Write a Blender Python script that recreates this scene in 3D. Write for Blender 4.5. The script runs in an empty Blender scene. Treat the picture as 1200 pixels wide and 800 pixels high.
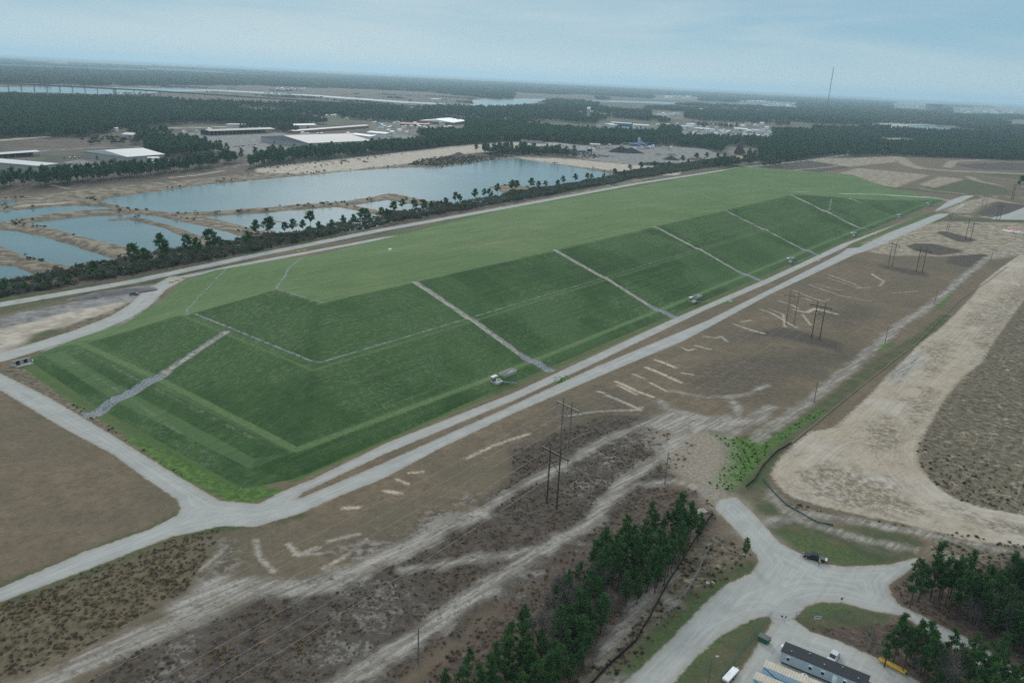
import bpy, bmesh, math, random
import numpy as np
from mathutils import Vector, Matrix
from mathutils.geometry import delaunay_2d_cdt
random.seed(7); rng = np.random.default_rng(11)
R = math.radians
scene = bpy.context.scene
col = scene.collection

# ------------------------------------------------------------------ camera
F, H, ROLL, HY = 924., 125., R(2.79), 90.
PITCH = math.atan((400-HY)*math.cos(ROLL)/F)
fw = np.array([0, math.cos(PITCH), -math.sin(PITCH)])
up0 = np.array([0, math.sin(PITCH), math.cos(PITCH)]); rt0 = np.array([1., 0, 0])
rt = rt0*math.cos(ROLL)+up0*math.sin(ROLL); upv = -rt0*math.sin(ROLL)+up0*math.cos(ROLL)
cam = bpy.data.cameras.new('camera'); co = bpy.data.objects.new('camera', cam); col.objects.link(co)
cam.sensor_width = 36; cam.lens = F/1200*36; cam.clip_end = 200000; cam.clip_start = .5
co.matrix_world = Matrix(((rt[0], upv[0], -fw[0], 0), (rt[1], upv[1], -fw[1], 0), (rt[2], upv[2], -fw[2], H), (0, 0, 0, 1)))
scene.camera = co

def flat(px, py, z=0.):
    d = fw*F+rt*(px-600)+upv*(400-py); t = (z-H)/d[2]
    return np.array([d[0]*t, d[1]*t])

# ------------------------------------------------------------------ landfill mound: local (u along the road, v away from it)
A0 = flat(290, 582); B0 = flat(1000, 280)
D1 = (B0-A0)/np.linalg.norm(B0-A0); D2 = np.array([-D1[1], D1[0]])
def W(u, v): return A0+D1*u+D2*v
ANG = math.atan2(D1[1], D1[0])
TV = [  # u, v, z
 (2,5,0),(16,-1,0),(120,1,0),(500,2,0),(800,3,0),(1050,1,0),                 # 0-5 near toe
 (22.5,8,3.7),(120,6,1.7),(300,6,1.5),(650,7,1.6),(1007,6,.8),                    # 6-10 low bench outer
 (27,12,4.0),(120,11,2.0),(300,11,1.8),(650,12,1.9),(1000,10,1.0),            # 11-15 low bench inner
 (61.3,45.6,14.35),(268,45.6,14.15),(700,45.6,13.4),(868,37.6,8.6),                       # 16-19 mid bench outer
 (63,47.8,14.5),(268,47.8,14.3),(700,47.8,13.6),(871,39.6,8.8),                       # 20-23 mid bench inner
 (95,82,25.6),(270,82,24.8),(520,82,24.8),(696,82,25.0),                       # 24-27 crest
 (1,93,0),(4,168,0),                                                        # 28-29 short toe
 (9,12,1.8),(6,93,1.9),(9,163,1.7),(14,17,2.0),(14,93,2.1),(17,162,1.85),       # 30-35 terrace
 (21.5,93,4.2),(26,163,3.5),(27,93,4.5),(31,160,3.8),                           # 36-39 short low bench
 (60,93,14.6),(60,137,15.2),(62,93,14.8),(63,134,15.5),                       # 40-43 short mid bench
 (95,114,25.8),(150,150,22),(300,150,21.5),(700,150,19.5),                    # 44-47 top
 (30,180,0),(58,188,0),(95,218,0),(120,244,0),(151,256,0),(201,254,.3),(222,249,.6), # 48-54 back
 (510,296,.8),(761,304,.8),(1185,334,.4),(1243,174,.2),(1105,88,0),            # 55-59
]
TE = [(0,1),(1,2),(2,3),(3,4),(4,5),(6,7),(7,8),(8,9),(9,10),(11,12),(12,13),(13,14),(14,15),(16,17),(17,18),(18,19),(20,21),(21,22),(22,23),
 (24,25),(25,26),(26,27),(27,23),(23,19),(19,15),(15,10),(10,5),(0,28),(28,29),(30,31),(31,32),(33,34),(34,35),(6,36),(36,37),(11,38),(38,39),(16,40),(40,41),(20,42),(42,43),
 (24,44),(44,43),(43,41),(41,39),(39,37),(37,35),(35,32),(32,29),(24,20),(20,16),(16,11),(11,6),(6,33),(33,30),(30,0),
 (44,45),(45,46),(46,47),(47,27),(29,48),(48,49),(49,50),(50,51),(51,52),(52,53),(53,54),(54,55),(55,56),(56,57),(57,58),(58,59),(59,5)]
_r = delaunay_2d_cdt([Vector((a, b)) for a, b, c in TV], TE, [], 0, 1e-4)
_tv = [(v.x, v.y) for v in _r[0]]; _tz = [TV[o[0]][2] if o else 0. for o in _r[3]]
_tri = [f for f in _r[2]]
def tin(x, y):
    x = np.atleast_1d(np.asarray(x, float)); y = np.atleast_1d(np.asarray(y, float))
    u = (x-A0[0])*D1[0]+(y-A0[1])*D1[1]; v = (x-A0[0])*D2[0]+(y-A0[1])*D2[1]
    z = np.full(x.shape, -9.)
    idx = np.where((u > -10) & (u < 1260) & (v > -8) & (v < 345))[0]
    ui, vi = u[idx], v[idx]; zi = np.full(ui.shape, -9.)
    for f in _tri:
        (x0, y0), (x1, y1), (x2, y2) = [_tv[k] for k in f]
        d = (y1-y2)*(x0-x2)+(x2-x1)*(y0-y2)
        if abs(d) < 1e-6: continue
        a = ((y1-y2)*(ui-x2)+(x2-x1)*(vi-y2))/d; b = ((y2-y0)*(ui-x2)+(x0-x2)*(vi-y2))/d; c = 1-a-b
        m = (a >= -1e-6) & (b >= -1e-6) & (c >= -1e-6)
        zz = a*_tz[f[0]]+b*_tz[f[1]]+c*_tz[f[2]]
        zi[m] = np.maximum(zi[m], zz[m])
    z[idx] = zi
    return z
# the CDT also fills the concave notch outside the outline: keep only inside the outline
OUT = [TV[k][:2] for k in (0,1,2,3,4,5,59,58,57,56,55,54,53,52,51,50,49,48,29,28)]
OUTW = np.array([W(*p) for p in OUT])

def sdf_poly(P, x, y):
    P = np.asarray(P, float); n = len(P)
    d = np.full(x.shape, 1e18); ins = np.zeros(x.shape, bool)
    for i in range(n):
        ax, ay = P[i]; bx, by = P[(i+1) % n]
        ex, ey = bx-ax, by-ay; wx, wy = x-ax, y-ay
        t = np.clip((wx*ex+wy*ey)/(ex*ex+ey*ey+1e-12), 0, 1)
        d = np.minimum(d, (wx-ex*t)**2+(wy-ey*t)**2)
        c = ((ay > y) != (by > y)) & (x < (bx-ax)*(y-ay)/(by-ay+1e-12)+ax)
        ins ^= c
    d = np.sqrt(d); return np.where(ins, d, -d)
def sdf_line(P, x, y):
    P = np.asarray(P, float); d = np.full(x.shape, 1e18)
    for i in range(len(P)-1):
        ax, ay = P[i]; bx, by = P[i+1]; ex, ey = bx-ax, by-ay; wx, wy = x-ax, y-ay
        t = np.clip((wx*ex+wy*ey)/(ex*ex+ey*ey+1e-12), 0, 1)
        d = np.minimum(d, (wx-ex*t)**2+(wy-ey*t)**2)
    return np.sqrt(d)
def mound_z(x, y):
    x = np.atleast_1d(np.asarray(x, float)); y = np.atleast_1d(np.asarray(y, float))
    z = tin(x, y); s = sdf_poly(OUTW, x, y)
    return np.where((s > 0) & (z > -5), z, 0.)
def hit(px, py):
    """point of the terrain seen at a pixel of the survey photograph"""
    d = fw*F+rt*(px-600)+upv*(400-py)
    z = np.arange(30, -.01, -.15); t = (z-H)/d[2]; X = d[0]*t; Y = d[1]*t
    h = mound_z(X, Y); k = np.where(h >= z-.001)[0]
    k = k[0] if len(k) else len(z)-1
    return np.array([X[k], Y[k]])
def P(*pts): return np.array([hit(*p) for p in pts])

# ------------------------------------------------------------------ ground zones (surveyed outlines)
Z = {}
def poly(cl, *pts): Z.setdefault(cl, []).append(('p', P(*pts), 0, 0))
def line(cl, w, *pts): Z.setdefault(cl, []).append(('l', P(*pts), w/2, 0))
def wline(cl, w, pts): Z.setdefault(cl, []).append(('l', np.array([W(*p) for p in pts]), w/2, 0))
poly('field', (-300,365),(0,366),(200,326),(330,292),(600,248),(900,198),(960,189),(1052,184),(1200,188),(1500,197),(1900,1400),(-900,1400),(-700,430))
poly('tan', (-300,300),(-200,255),(-20,236),(100,222),(300,203),(475,193),(600,181),(760,190),(810,198),(740,215),(600,242),(300,298),(0,352),(-300,395))
# roads
poly('road', (-30,420),(0,437),(60,467),(107,495),(140,515),(175,537),(212,560),(250,582),(268,592),(300,592),(332,575),(365,562),(450,520),(600,461),(667,430),(785,375),(900,326),(985,286),(1095,247),(1112,235),(1130,229),(1142,229),
 (1128,236),(1100,247),(1091,248.5),(1050,264),(997,285.5),(990,290),(900,332),(825,364),(687,430),(600,470),(450,532),(355,577),(330,600),(260,616),(212,596),(207,585),(170,560),(132,532),(75,502),(0,457),(-30,443))
poly('road', (354,583),(450,542),(600,475),(700,429),(830,375),(900,340),(985,297),(993,291),(1006,290),(1041,273),(1097,251),(1112,250),(1128,238),(1132,240),(1106,254.5),(1053,278),(1016,294),(1002,298),(900,346),(800,400),(730,429),(600,485),(512,527),(450,560),(400,580),(350,602),(300,617),(260,616),(200,629),(100,668),(0,705),(-40,719),(-40,703),(0,689),(100,646),(175,620),(207,604),(213,594),(240,585),(300,590))
line('road', 6, (1100,250),(1130,253),(1162,254.5),(1200,255.5),(1260,257)); line('road', 6, (1130,230),(1200,231.5),(1260,233))
poly('road', (1158,257),(1182,250),(1200,243),(1230,240),(1230,258))
line('road', 9, (-60,367),(0,357),(150,331),(300,299),(450,269),(600,242),(750,214.5),(870,196),(950,187.5),(985,182.5),(1002,178),(1006,174))
line('road', 11, (-60,430),(0,419),(50,404),(100,388),(140,372),(163,358),(183,339),(207,326)); line('road', 6.5, (207,326),(250,317),(300,307),(450,279),(600,250),(700,230),(760,219),(820,208))
line('path', 10, (985,227),(1040,228.5),(1090,231),(1112,235)); line('path', 6, (920,224),(955,225.5),(985,227)); line('track', 9, (900,202),(960,197),(985,194),(1000,190),(975,187),(962,188))
poly('road', (732,800),(785,750),(825,707),(850,685),(880,672),(890,657),(880,642),(866,624),(848,606),(838,596),(842,586),(862,582),(880,598),(905,626),(915,637),(945,652),(965,660),(990,664),(1045,661),(1068,655),(1085,652),(1060,672),(1042,685),(1045,697),(1052,707),(1107,735),(1140,750),(1170,770),(1215,800),(1230,830),(1190,815),(1160,790),(1112,757),(1060,722),(1020,715),(987,706),(962,705),(945,710),(930,725),(950,740),(982,750),(1007,762),(1030,772),(1075,797),(1120,830),(1120,900),(800,900),(857,800),(880,770),(890,752),(906,729),(902,722),(885,724),(872,730),(845,744),(820,766),(788,800),(740,850),(680,850))
poly('tan2', (755,505),(800,500),(852,510),(858,535),(848,560),(862,590),(835,600),(815,570),(785,552),(765,530)); poly('tan2', (835,600),(832,580),(850,574),(868,582),(900,618),(920,640),(885,645),(865,618),(848,606))
# tracks of pale sand
line('track', 6.5, (20,815),(62,797),(150,752),(225,722),(300,689)); line('track', 7, (300,687),(350,690),(385,684),(430,664),(475,645),(520,618),(560,601))
line('track', 3, (560,601),(610,570),(660,545),(700,520),(745,500),(800,496)); line('track', 8, (300,689),(250,690),(215,715))
line('track', 5.5, (380,815),(407,797),(475,755),(525,720),(575,685)); line('track', 4, (575,685),(600,667),(650,636),(690,614),(704,604))
line('track', 2.2, (640,640),(600,650),(540,658),(470,668)); line('track', 1.6, (640,640),(665,625),(700,610))
line('track', 4, (700,606),(712,585),(735,562),(755,548),(780,530),(800,510)); line('track', 2.5, (712,585),(745,568),(790,562),(830,575))
line('track', 2.6, (700,606),(680,625)); poly('ash', (400,690),(450,670),(500,690),(490,740),(430,780),(330,810),(380,740)); poly('ash', (140,790),(230,740),(260,760),(180,815)); poly('ash', (640,555),(720,510),(760,500),(800,515),(745,550),(700,600)); poly('ash', (560,700),(620,660),(700,620),(690,640),(610,700)); poly('ash', (380,650),(470,620),(520,590),(560,580),(500,640),(430,680)); poly('rough', (655,815),(735,738),(785,668),(812,632),(820,640),(800,690),(760,740),(690,830))
poly('track', (740,498),(790,480),(830,487),(880,490),(905,475),(900,492),(850,505),(800,508))
line('track', 2.5, (775,470),(790,485),(830,492),(870,492),(905,476)); line('track', 2, (790,458),(830,465),(870,462),(900,450))
line('track', 4.5, (885,515),(900,505),(955,465),(1010,420),(1055,380),(1095,355),(1132,322),(1157,302),(1200,284))
line('track', 3, (905,575),(915,595),(940,610),(975,622),(1010,632)); line('track', 3, (1010,632),(1050,640),(1090,650),(1130,660))
line('track', 3, (905,585),(930,600),(980,606),(1060,622),(1200,650)); line('track', 2, (870,622),(900,608),(935,607),(955,602))
line('track', 1.6, (740,800),(690,800)); line('track', 2.5, (700,775),(745,715),(790,670)); line('track', 2.5, (740,715),(765,690),(790,705))
line('track', 2.4, (860,470),(870,500),(850,515)); poly('track', (1040,440),(1070,418),(1085,405),(1075,430),(1050,450))
# pale scars in the brown field
for w, pts in [(1.6,((545,538),(580,522),(620,508))),(1.8,((663,487),(700,482),(745,480),(752,477))),(2.6,((712,464),(735,473),(750,480))),(2.2,((702,459),(708,461))),(2.6,((722,447),(745,458),(765,465))),
 (2,((725,452),(745,462))),(1.4,((742,438),(755,443))),(3,((757,430),(785,441),(798,447))),(1.6,((762,448),(782,458))),(3,((768,421),(792,430))),(1.6,((800,436),(812,438))),(1.5,((800,408),(806,411),(814,409))),
 (2.4,((825,394),(840,396),(845,394),(852,400))),(1.6,((815,405),(832,409))),(2.6,((860,380),(885,388),(895,391))),(1.6,((868,377),(880,375))),(2,((890,362),(905,367),(920,376),(935,384))),(1.6,((902,362),(918,368),(920,383))),
 (1.8,((930,340),(950,348),(965,353))),(1.8,((932,345),(950,352))),(2,((912,352),(928,357),(935,361))),(4.5,((932,363),(945,366),(955,362),(980,368))),(1.8,((955,332),(972,337),(986,340),(997,342))),
 (2.2,((948,333),(968,340),(985,346),(1003,349),(1020,352))),(2.4,((972,322),(1000,332),(1010,337),(1020,336))),(1.8,((968,325),(990,332),(1008,338))),(2.4,((1022,320),(1030,326),(1036,329),(1031,335))),(2.2,((1046,343),(1060,343),(1075,341))),
 (1.2,((972,350),(966,353))),(2,((300,632),(303,650),(312,662),(320,670))),(2.2,((338,637),(350,650),(372,641))),(1.2,((345,650),(378,648))),(1.6,((380,666),(400,655),(430,632))),(1.6,((385,634),(420,625))),
 (2,((403,595),(420,594))),(2.4,((452,575),(468,578))),(1.6,((480,555),(495,553))),(1.5,((466,562),(478,567))),(1.4,((940,368),(950,380))),(1.6,((235,668),(250,655),(265,640)))]:
    line('scar', w*.62+.3, *pts)
poly('ash', (235,640),(262,634),(280,645),(290,655),(265,668),(230,682),(222,665))
poly('sand', (903,556),(910,542),(925,525),(950,506),(978,500),(1000,480),(1020,462),(1040,440),(1062,420),(1075,405),(1107,380),(1140,347),(1150,332),(1175,312),(1200,295),(1260,270),(1300,290),(1200,317),(1205,345),(1185,372),(1165,400),(1150,425),(1130,440),(1107,467),(1085,505),(1075,525),(1075,542),(1090,562),(1105,575),(1120,585),(1150,595),(1200,605),(1260,618),(1260,655),(1200,640),(1140,635),(1100,625),(1050,612),(1000,602),(960,592),(930,583),(912,570))
poly('rough', (1300,625),(1200,605),(1150,595),(1120,585),(1105,575),(1090,562),(1075,542),(1075,525),(1085,505),(1107,467),(1130,440),(1150,425),(1165,400),(1185,372),(1205,345),(1300,290),(1700,500))
poly('rough', (905,590),(940,600),(1000,612),(1060,625),(1120,640),(1200,655),(1250,665),(1250,645),(1200,637),(1100,622),(1040,612),(980,602),(935,590))
poly('rough', (1085,640),(1130,632),(1260,650),(1260,675),(1100,655))
poly('sand2', (1010,285),(1060,266),(1110,259),(1260,262),(1260,290),(1190,300),(1150,305),(1120,300),(1050,300),(1020,296))
poly('sand2', (1104,247),(1130,236),(1156,230.5),(1200,240),(1230,246),(1169,236),(1150,241),(1137,250),(1120,250))
poly('sand2', (960,209),(1005,197),(1090,205),(1050,220),(1020,215)); poly('sand2', (1077,216),(1100,207),(1132,210),(1095,220))
line('sand2', 28, (1052,184),(1064,193),(1080,197.5),(1110,200),(1230,205)); line('sand2', 18, (1110,196),(1117,189),(1160,187)); line('sand2', 14, (1135,207),(1145,212),(1170,217),(1215,220))
line('sand2', 10, (1130,227),(1090,223),(1080,221)); poly('sand2', (905,192),(960,186),(1050,183),(1050,190),(990,196))
poly('dark', (1060,289),(1070,285),(1094,286),(1112,290),(1132,294),(1122,297),(1100,299),(1077,296)); poly('dark', (1094,272),(1107,271),(1125,275),(1147,282),(1137,284),(1125,284),(1112,280))
poly('dark', (1145,250),(1169,236),(1200,240),(1230,246),(1200,250),(1191,254),(1147,252.5)); poly('dark', (1028,310),(1060,314),(1087,319),(1086,323),(1068,322),(1035,314))
poly('dark', (915,383),(950,391),(988,402),(985,412),(960,406),(915,396),(880,392)); poly('dark', (1050,232),(1100,233),(1100,236)); poly('dark', (1110,300),(1150,297),(1165,300),(1140,315),(1110,308))
poly('dark2', (790,445),(840,418),(930,420),(925,450),(880,470),(825,465)); poly('dark2', (850,385),(905,386),(920,400),(865,402)); poly('dark2', (950,365),(1010,358),(1030,372),(985,388)); poly('dark2', (700,455),(740,462),(760,480),(720,482)); poly('dark2', (600,500),(660,480),(700,486),(600,540)); poly('dark2', (930,410),(1000,410),(960,440),(900,440))
poly('dark', (1120,193),(1180,190),(1260,196),(1260,203),(1140,198)); poly('dark', (900,193),(940,187),(1000,196),(940,205),(900,203))
poly('sand3', (300,197),(362,190),(450,181),(525,172),(600,166),(650,167),(700,172),(700,178),(640,178),(600,175),(550,180),(475,192),(412,200),(362,204),(300,202))
poly('sand3', (607,184),(675,187),(725,192),(775,196),(800,199),(795,205),(750,206),(712,200),(650,192),(615,187))
poly('sand3', (0,405),(-40,395),(37,377),(82,362),(137,347),(155,352),(125,367),(82,380),(37,392),(30,402),(0,415),(-60,430))
poly('rough', (-40,400),(0,378),(60,362),(120,346),(150,345),(155,358),(120,378),(60,402),(0,420))
poly('yard', (642,175),(645,168),(675,170),(740,170),(825,174),(852,184),(842,192),(795,197),(750,194),(700,188),(660,181)); poly('yard', (0,372),(100,352),(110,345),(180,333),(188,338),(160,352),(100,362),(0,385)); 
line('yard', 7, (60,409),(110,392),(150,374),(178,350)); poly('yard', (75,190),(100,186),(150,190),(200,188),(210,195),(150,200),(85,202)); line('yard', 12, (-40,186),(0,182),(60,176),(110,173),(160,172))
poly('yard', (180,160),(260,152),(340,156),(480,158),(520,168),(440,175),(330,185),(270,180)); line('yard', 9, (262,195),(300,192),(320,180))
line('scar', 7, (200,208),(232,205),(262,200)); line('scar', 6, (25,203),(70,205)); line('scar', 5, (240,199),(285,195)); line('scar', 5, (60,217),(80,221)); line('scar', 8, (20,243),(75,238)); line('sand3', 16, (-40,168),(0,164.5),(55,160)); line('sand3', 22, (150,151),(200,150),(300,148),(350,152)); line('sand3', 9, (800,128),(900,145),(960,151),(1050,153)); line('sand3', 26, (1000,164),(1055,166)); line('sand3', 30, (1060,172),(1120,178),(1260,186))
poly('sand3', (1020,146),(1050,141),(1080,143),(1125,148),(1110,156),(1050,153)); line('sand3', 24, (1060,156),(1120,160),(1180,165)); line('sand3', 16, (900,165),(950,167),(1000,170))
poly('sand3', (1040,162),(1062,162),(1064,168),(1035,167)); line('yard', 9, (480,205),(520,200))
# scrub, char, floor
poly('tuft', (-60,720),(0,706),(200,632),(258,619),(245,650),(215,695),(100,758),(0,805),(-60,830))
poly('char', (60,830),(150,765),(240,730),(300,700),(340,680),(430,672),(480,645),(560,590),(600,560),(600,530),(650,507),(712,487),(750,487),(800,500),(815,520),(800,550),(775,575),(700,640),(600,700),(500,770),(420,840))
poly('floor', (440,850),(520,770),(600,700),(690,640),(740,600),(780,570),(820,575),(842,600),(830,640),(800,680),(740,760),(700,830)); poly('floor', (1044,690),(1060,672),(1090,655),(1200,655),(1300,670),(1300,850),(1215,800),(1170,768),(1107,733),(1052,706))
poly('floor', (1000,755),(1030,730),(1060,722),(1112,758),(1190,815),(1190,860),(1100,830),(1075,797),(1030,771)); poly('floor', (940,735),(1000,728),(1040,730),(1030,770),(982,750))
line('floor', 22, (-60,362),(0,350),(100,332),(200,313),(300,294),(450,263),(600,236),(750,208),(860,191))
# greens
poly('green', (30,427),(110,476),(180,520),(250,562),(290,580),(335,575),(300,565),(200,520),(110,470),(40,422)); wline('green', 3.2, [(16,-1.5),(54,-.5),(126,-1.5),(300,-1),(620,0),(1040,-1)])
wline('green', 3.6, [(6,-2),(-1.5,12),(-2,93),(1,166)]); wline('green', 12, [(300,262),(510,302),(761,310),(1185,340)]); poly('green', (997,287.5),(1050,264.5),(1091,248.5),(1097,250.5),(1041,273),(1005,290)); poly('green', (1110,254),(1125,250),(1135,240),(1150,234),(1150,229.5),(1135,233))
poly('lush', (143,511),(160,512),(200,530),(240,550),(265,568),(330,574),(320,582),(290,590),(270,588),(250,580),(200,553)); poly('lush', (832,506),(865,515),(900,515),(905,525),(880,555),(858,575),(840,573),(827,567),(850,545),(852,527),(837,512))
line('lush', 3.5, (905,520),(935,497),(962,482)); line('olive', 7, (900,525),(962,482),(1005,445),(1040,420),(1080,395),(1110,370)); line('lush', 3.5, (1025,412),(1045,402)); line('lush', 3, (1095,362),(1115,345)); line('lush', 2.5, (1075,268),(1095,258))
poly('lush', (645,442),(662,436),(668,446),(655,450)); line('lush', 2.6, (840,357),(862,352)); line('lush', 2.4, (930,318),(938,316)); line('lush', 2.4, (855,510),(868,514)); poly('lush', (1070,262),(1100,256),(1090,264))
poly('olive', (870,583),(900,575),(905,590),(930,608),(960,614),(905,622)); poly('olive', (902,622),(937,612),(950,617),(1000,615),(1040,620),(1085,637),(1062,655),(1040,661),(990,662),(942,647)); poly('green2', (905,624),(940,622),(1000,645),(1030,658),(990,662),(942,647))
poly('olive', (788,800),(820,766),(845,744),(872,730),(885,724),(902,722),(898,735),(870,775),(850,805),(820,850),(740,850)); poly('olive', (930,725),(945,710),(962,705),(987,706),(1020,715),(1045,722),(1040,732),(950,738)); line('green2', 3, (790,797),(820,767),(845,745),(870,731),(885,725))
poly('green2', (940,716),(962,706),(985,707),(990,716),(955,722))
line('olive', 7, (700,835),(770,755),(815,705),(850,678),(880,665)); line('green2', 2.6, (700,825),(768,757),(818,705),(850,682)); poly('rough', (700,800),(760,730),(800,670),(840,625),(885,650),(840,690),(800,710),(730,800),(690,840))
poly('rough', (40,428),(110,484),(150,515),(220,560),(210,560),(140,513),(107,493),(0,435)); poly('olive', (850,515),(905,505),(935,500),(910,545),(900,560),(905,590),(880,580),(840,572))
poly('olive', (905,205),(960,212),(1050,222),(1110,228),(1180,228),(1190,224),(1130,208),(1100,212),(1080,222),(1020,217),(950,205)); poly('olive', (1060,262),(1110,255),(1200,257),(1200,272),(1140,265)); line('green2', 8, (1110,253),(1130,256),(1200,258)); line('green2', 6, (1104,247),(1130,234),(1160,229)); 
poly('olive', (1150,205),(1210,212),(1210,200)); poly('olive', (0,350),(150,334),(300,303),(300,311),(200,320),(100,345),(0,370)); line('olive', 6, (-40,372),(150,337),(300,306),(450,276),(600,247)); poly('olive', (0,400),(60,385),(90,395),(20,412))
line('green2', 3, (0,352),(150,327),(300,295),(450,265)); line('olive', 3, (0,687),(175,618),(207,603)); line('olive', 4, (0,708),(200,632),(262,618),(350,604)); wline('olive', 4,[(30,181),(58,191),(95,222)])
poly('olive', (640,134),(800,140),(800,146),(690,145)); poly('olive', (920,139),(1000,145),(1030,149),(960,149),(900,142)); poly('olive', (380,135),(440,133),(450,140),(390,145)); poly('olive', (110,160),(135,158),(140,163),(115,166))
poly('marsh', (-200,98),(0,101),(300,100),(500,108),(560,114),(600,118),(640,118),(640,125),(560,128),(480,128),(380,124),(300,124),(240,122),(180,118),(0,112),(-200,110))
poly('marsh', (600,108),(700,113),(700,118),(600,116)); poly('marsh', (780,138),(960,150),(880,152),(790,146)); poly('marsh', (0,162),(105,162),(140,153),(165,165),(110,175),(0,184)); poly('marsh', (-40,210),(100,196),(300,190),(300,205),(100,225),(-40,236))
# water outlines
PONDS = [P(*q) for q in [
 ((116,235),(140,229.5),(200,222),(250,215),(300,211),(412,200),(440,198),(475,196),(512,196),(550,191),(580,186),(607,185.5),(650,192),(700,200),(725,205),(737,210),(715,216),(640,222),(600,216),(575,220),(590,226),(600,234),(560,242),(530,241),(508,236),(470,228),(455,226),(440,229),(400,236),(350,239),(300,243.5),(260,247),(230,248),(212,249),(180,247),(150,243)),
 ((415,240),(455,234),(490,240),(514,247),(495,252),(460,249)),
 ((310,249),(395,242),(430,249),(465,257),(430,268),(380,274),(330,276),(300,268),(270,260),(255,256),(240,253),(275,251)),
 ((30,261),(65,256.5),(105,252.5),(160,250),(180,252),(205,258),(245,266),(285,277),(270,284),(235,280),(215,292),(190,296),(155,290),(110,280),(70,269)),
 ((-60,266),(5,259),(50,252),(100,246),(130,245),(120,241),(87,240),(35,244),(0,247),(-60,252)),
 ((-60,275),(0,269),(15,270),(50,277),(90,290),(137,305),(120,310),(82,311),(50,304),(25,297),(0,287),(-60,290)),
 ((-60,318),(0,310),(15,311),(35,320),(46,325),(25,330),(0,333),(-60,345)),
 ((-30,238),(0,236),(22,233),(14,239),(-30,242))]]
ISL = [(6., P((133,257),(150,255),(165,257),(200,266),(240,282))), (5., P((575,219),(600,216),(640,222))), (3., P((205,258),(250,262),(290,270),(320,270))), (2., P((300,253),(340,262),(365,269),(390,272)))]
RIVER = [P(*q) for q in [
 ((-200,100.5),(-100,103),(0,107.5),(60,108.5),(110,110.3),(160,110.3),(195,107.5),(260,107),(370,113),(480,121),(560,124.5),(580,125.5),(640,119),(700,119.2),(760,121),(840,124),(905,126),(960,128),(960,126),(900,122.3),(820,121.3),(760,118.8),(700,117.5),(620,115.5),(585,116),(553,117.5),(583,122),(560,122.5),(480,119),(370,111.3),(260,105.2),(215,103.8),(160,102.8),(110,101.8),(0,102),(-100,100),(-200,97.5)),
 ((560,125),(553,118),(570,115.8),(603,116.5),(600,119),(614,121.5),(612,126),(590,127.5)),
 ((-200,108.5),(0,112),(50,111.7),(120,112.5),(140,113.8),(100,113.5),(40,113.3),(0,113.6),(-200,111)),
 ((180,127.5),(205,126.2),(232,127.5),(225,130.5),(200,131)),((277,127),(310,126.8),(345,128.5),(335,131.5),(300,133),(282,131)),
 ((1052,148.5),(1080,146.5),(1126,149),(1112,152.5),(1105,156),(1080,152.5),(1058,150.5)),((65,123.5),(100,123.8),(90,125),(70,125)),
 ((505,115),(518,115),(515,116.5),(506,116.2))]]
for q in (((1012,505),(1045,488),(1065,510),(1040,530),(1015,525)), ((955,545),(1000,548),(1060,580),(1090,605),(1040,605),(975,592),(940,570)), ((1135,365),(1165,352),(1160,380),(1130,385)), ((1065,470),(1090,455),(1100,480),(1070,500)), ((1100,590),(1180,610),(1240,625),(1240,635),(1150,620)), ((1085,410),(1110,395),(1110,425),(1085,440)), ((1145,400),(1170,350),(1200,325),(1215,345),(1180,385),(1150,430)), ((990,560),(1040,560),(1070,600),(1000,600))): poly('scuff', *q)
for q in (((850,172),(884,174),(886,191),(852,192)), ((1115,126),(1200,126),(1240,130),(1240,137),(1115,135)), ((895,119),(935,120),(935,129),(895,127)), ((1045,120),(1100,121),(1100,132),(1045,129)), ((765,112),(820,113),(820,118),(765,117)), ((866,118),(910,119),(908,125),(866,123)), ((765,131),(800,132),(800,140),(765,139)), ((800,150),(905,152),(905,165),(800,163)), ((1178,140),(1240,142),(1240,150),(1178,149)), ((700,141),(770,142),(770,156),(700,155)), ((436,144),(545,144),(545,158),(436,158))): poly('town', *q)
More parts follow.
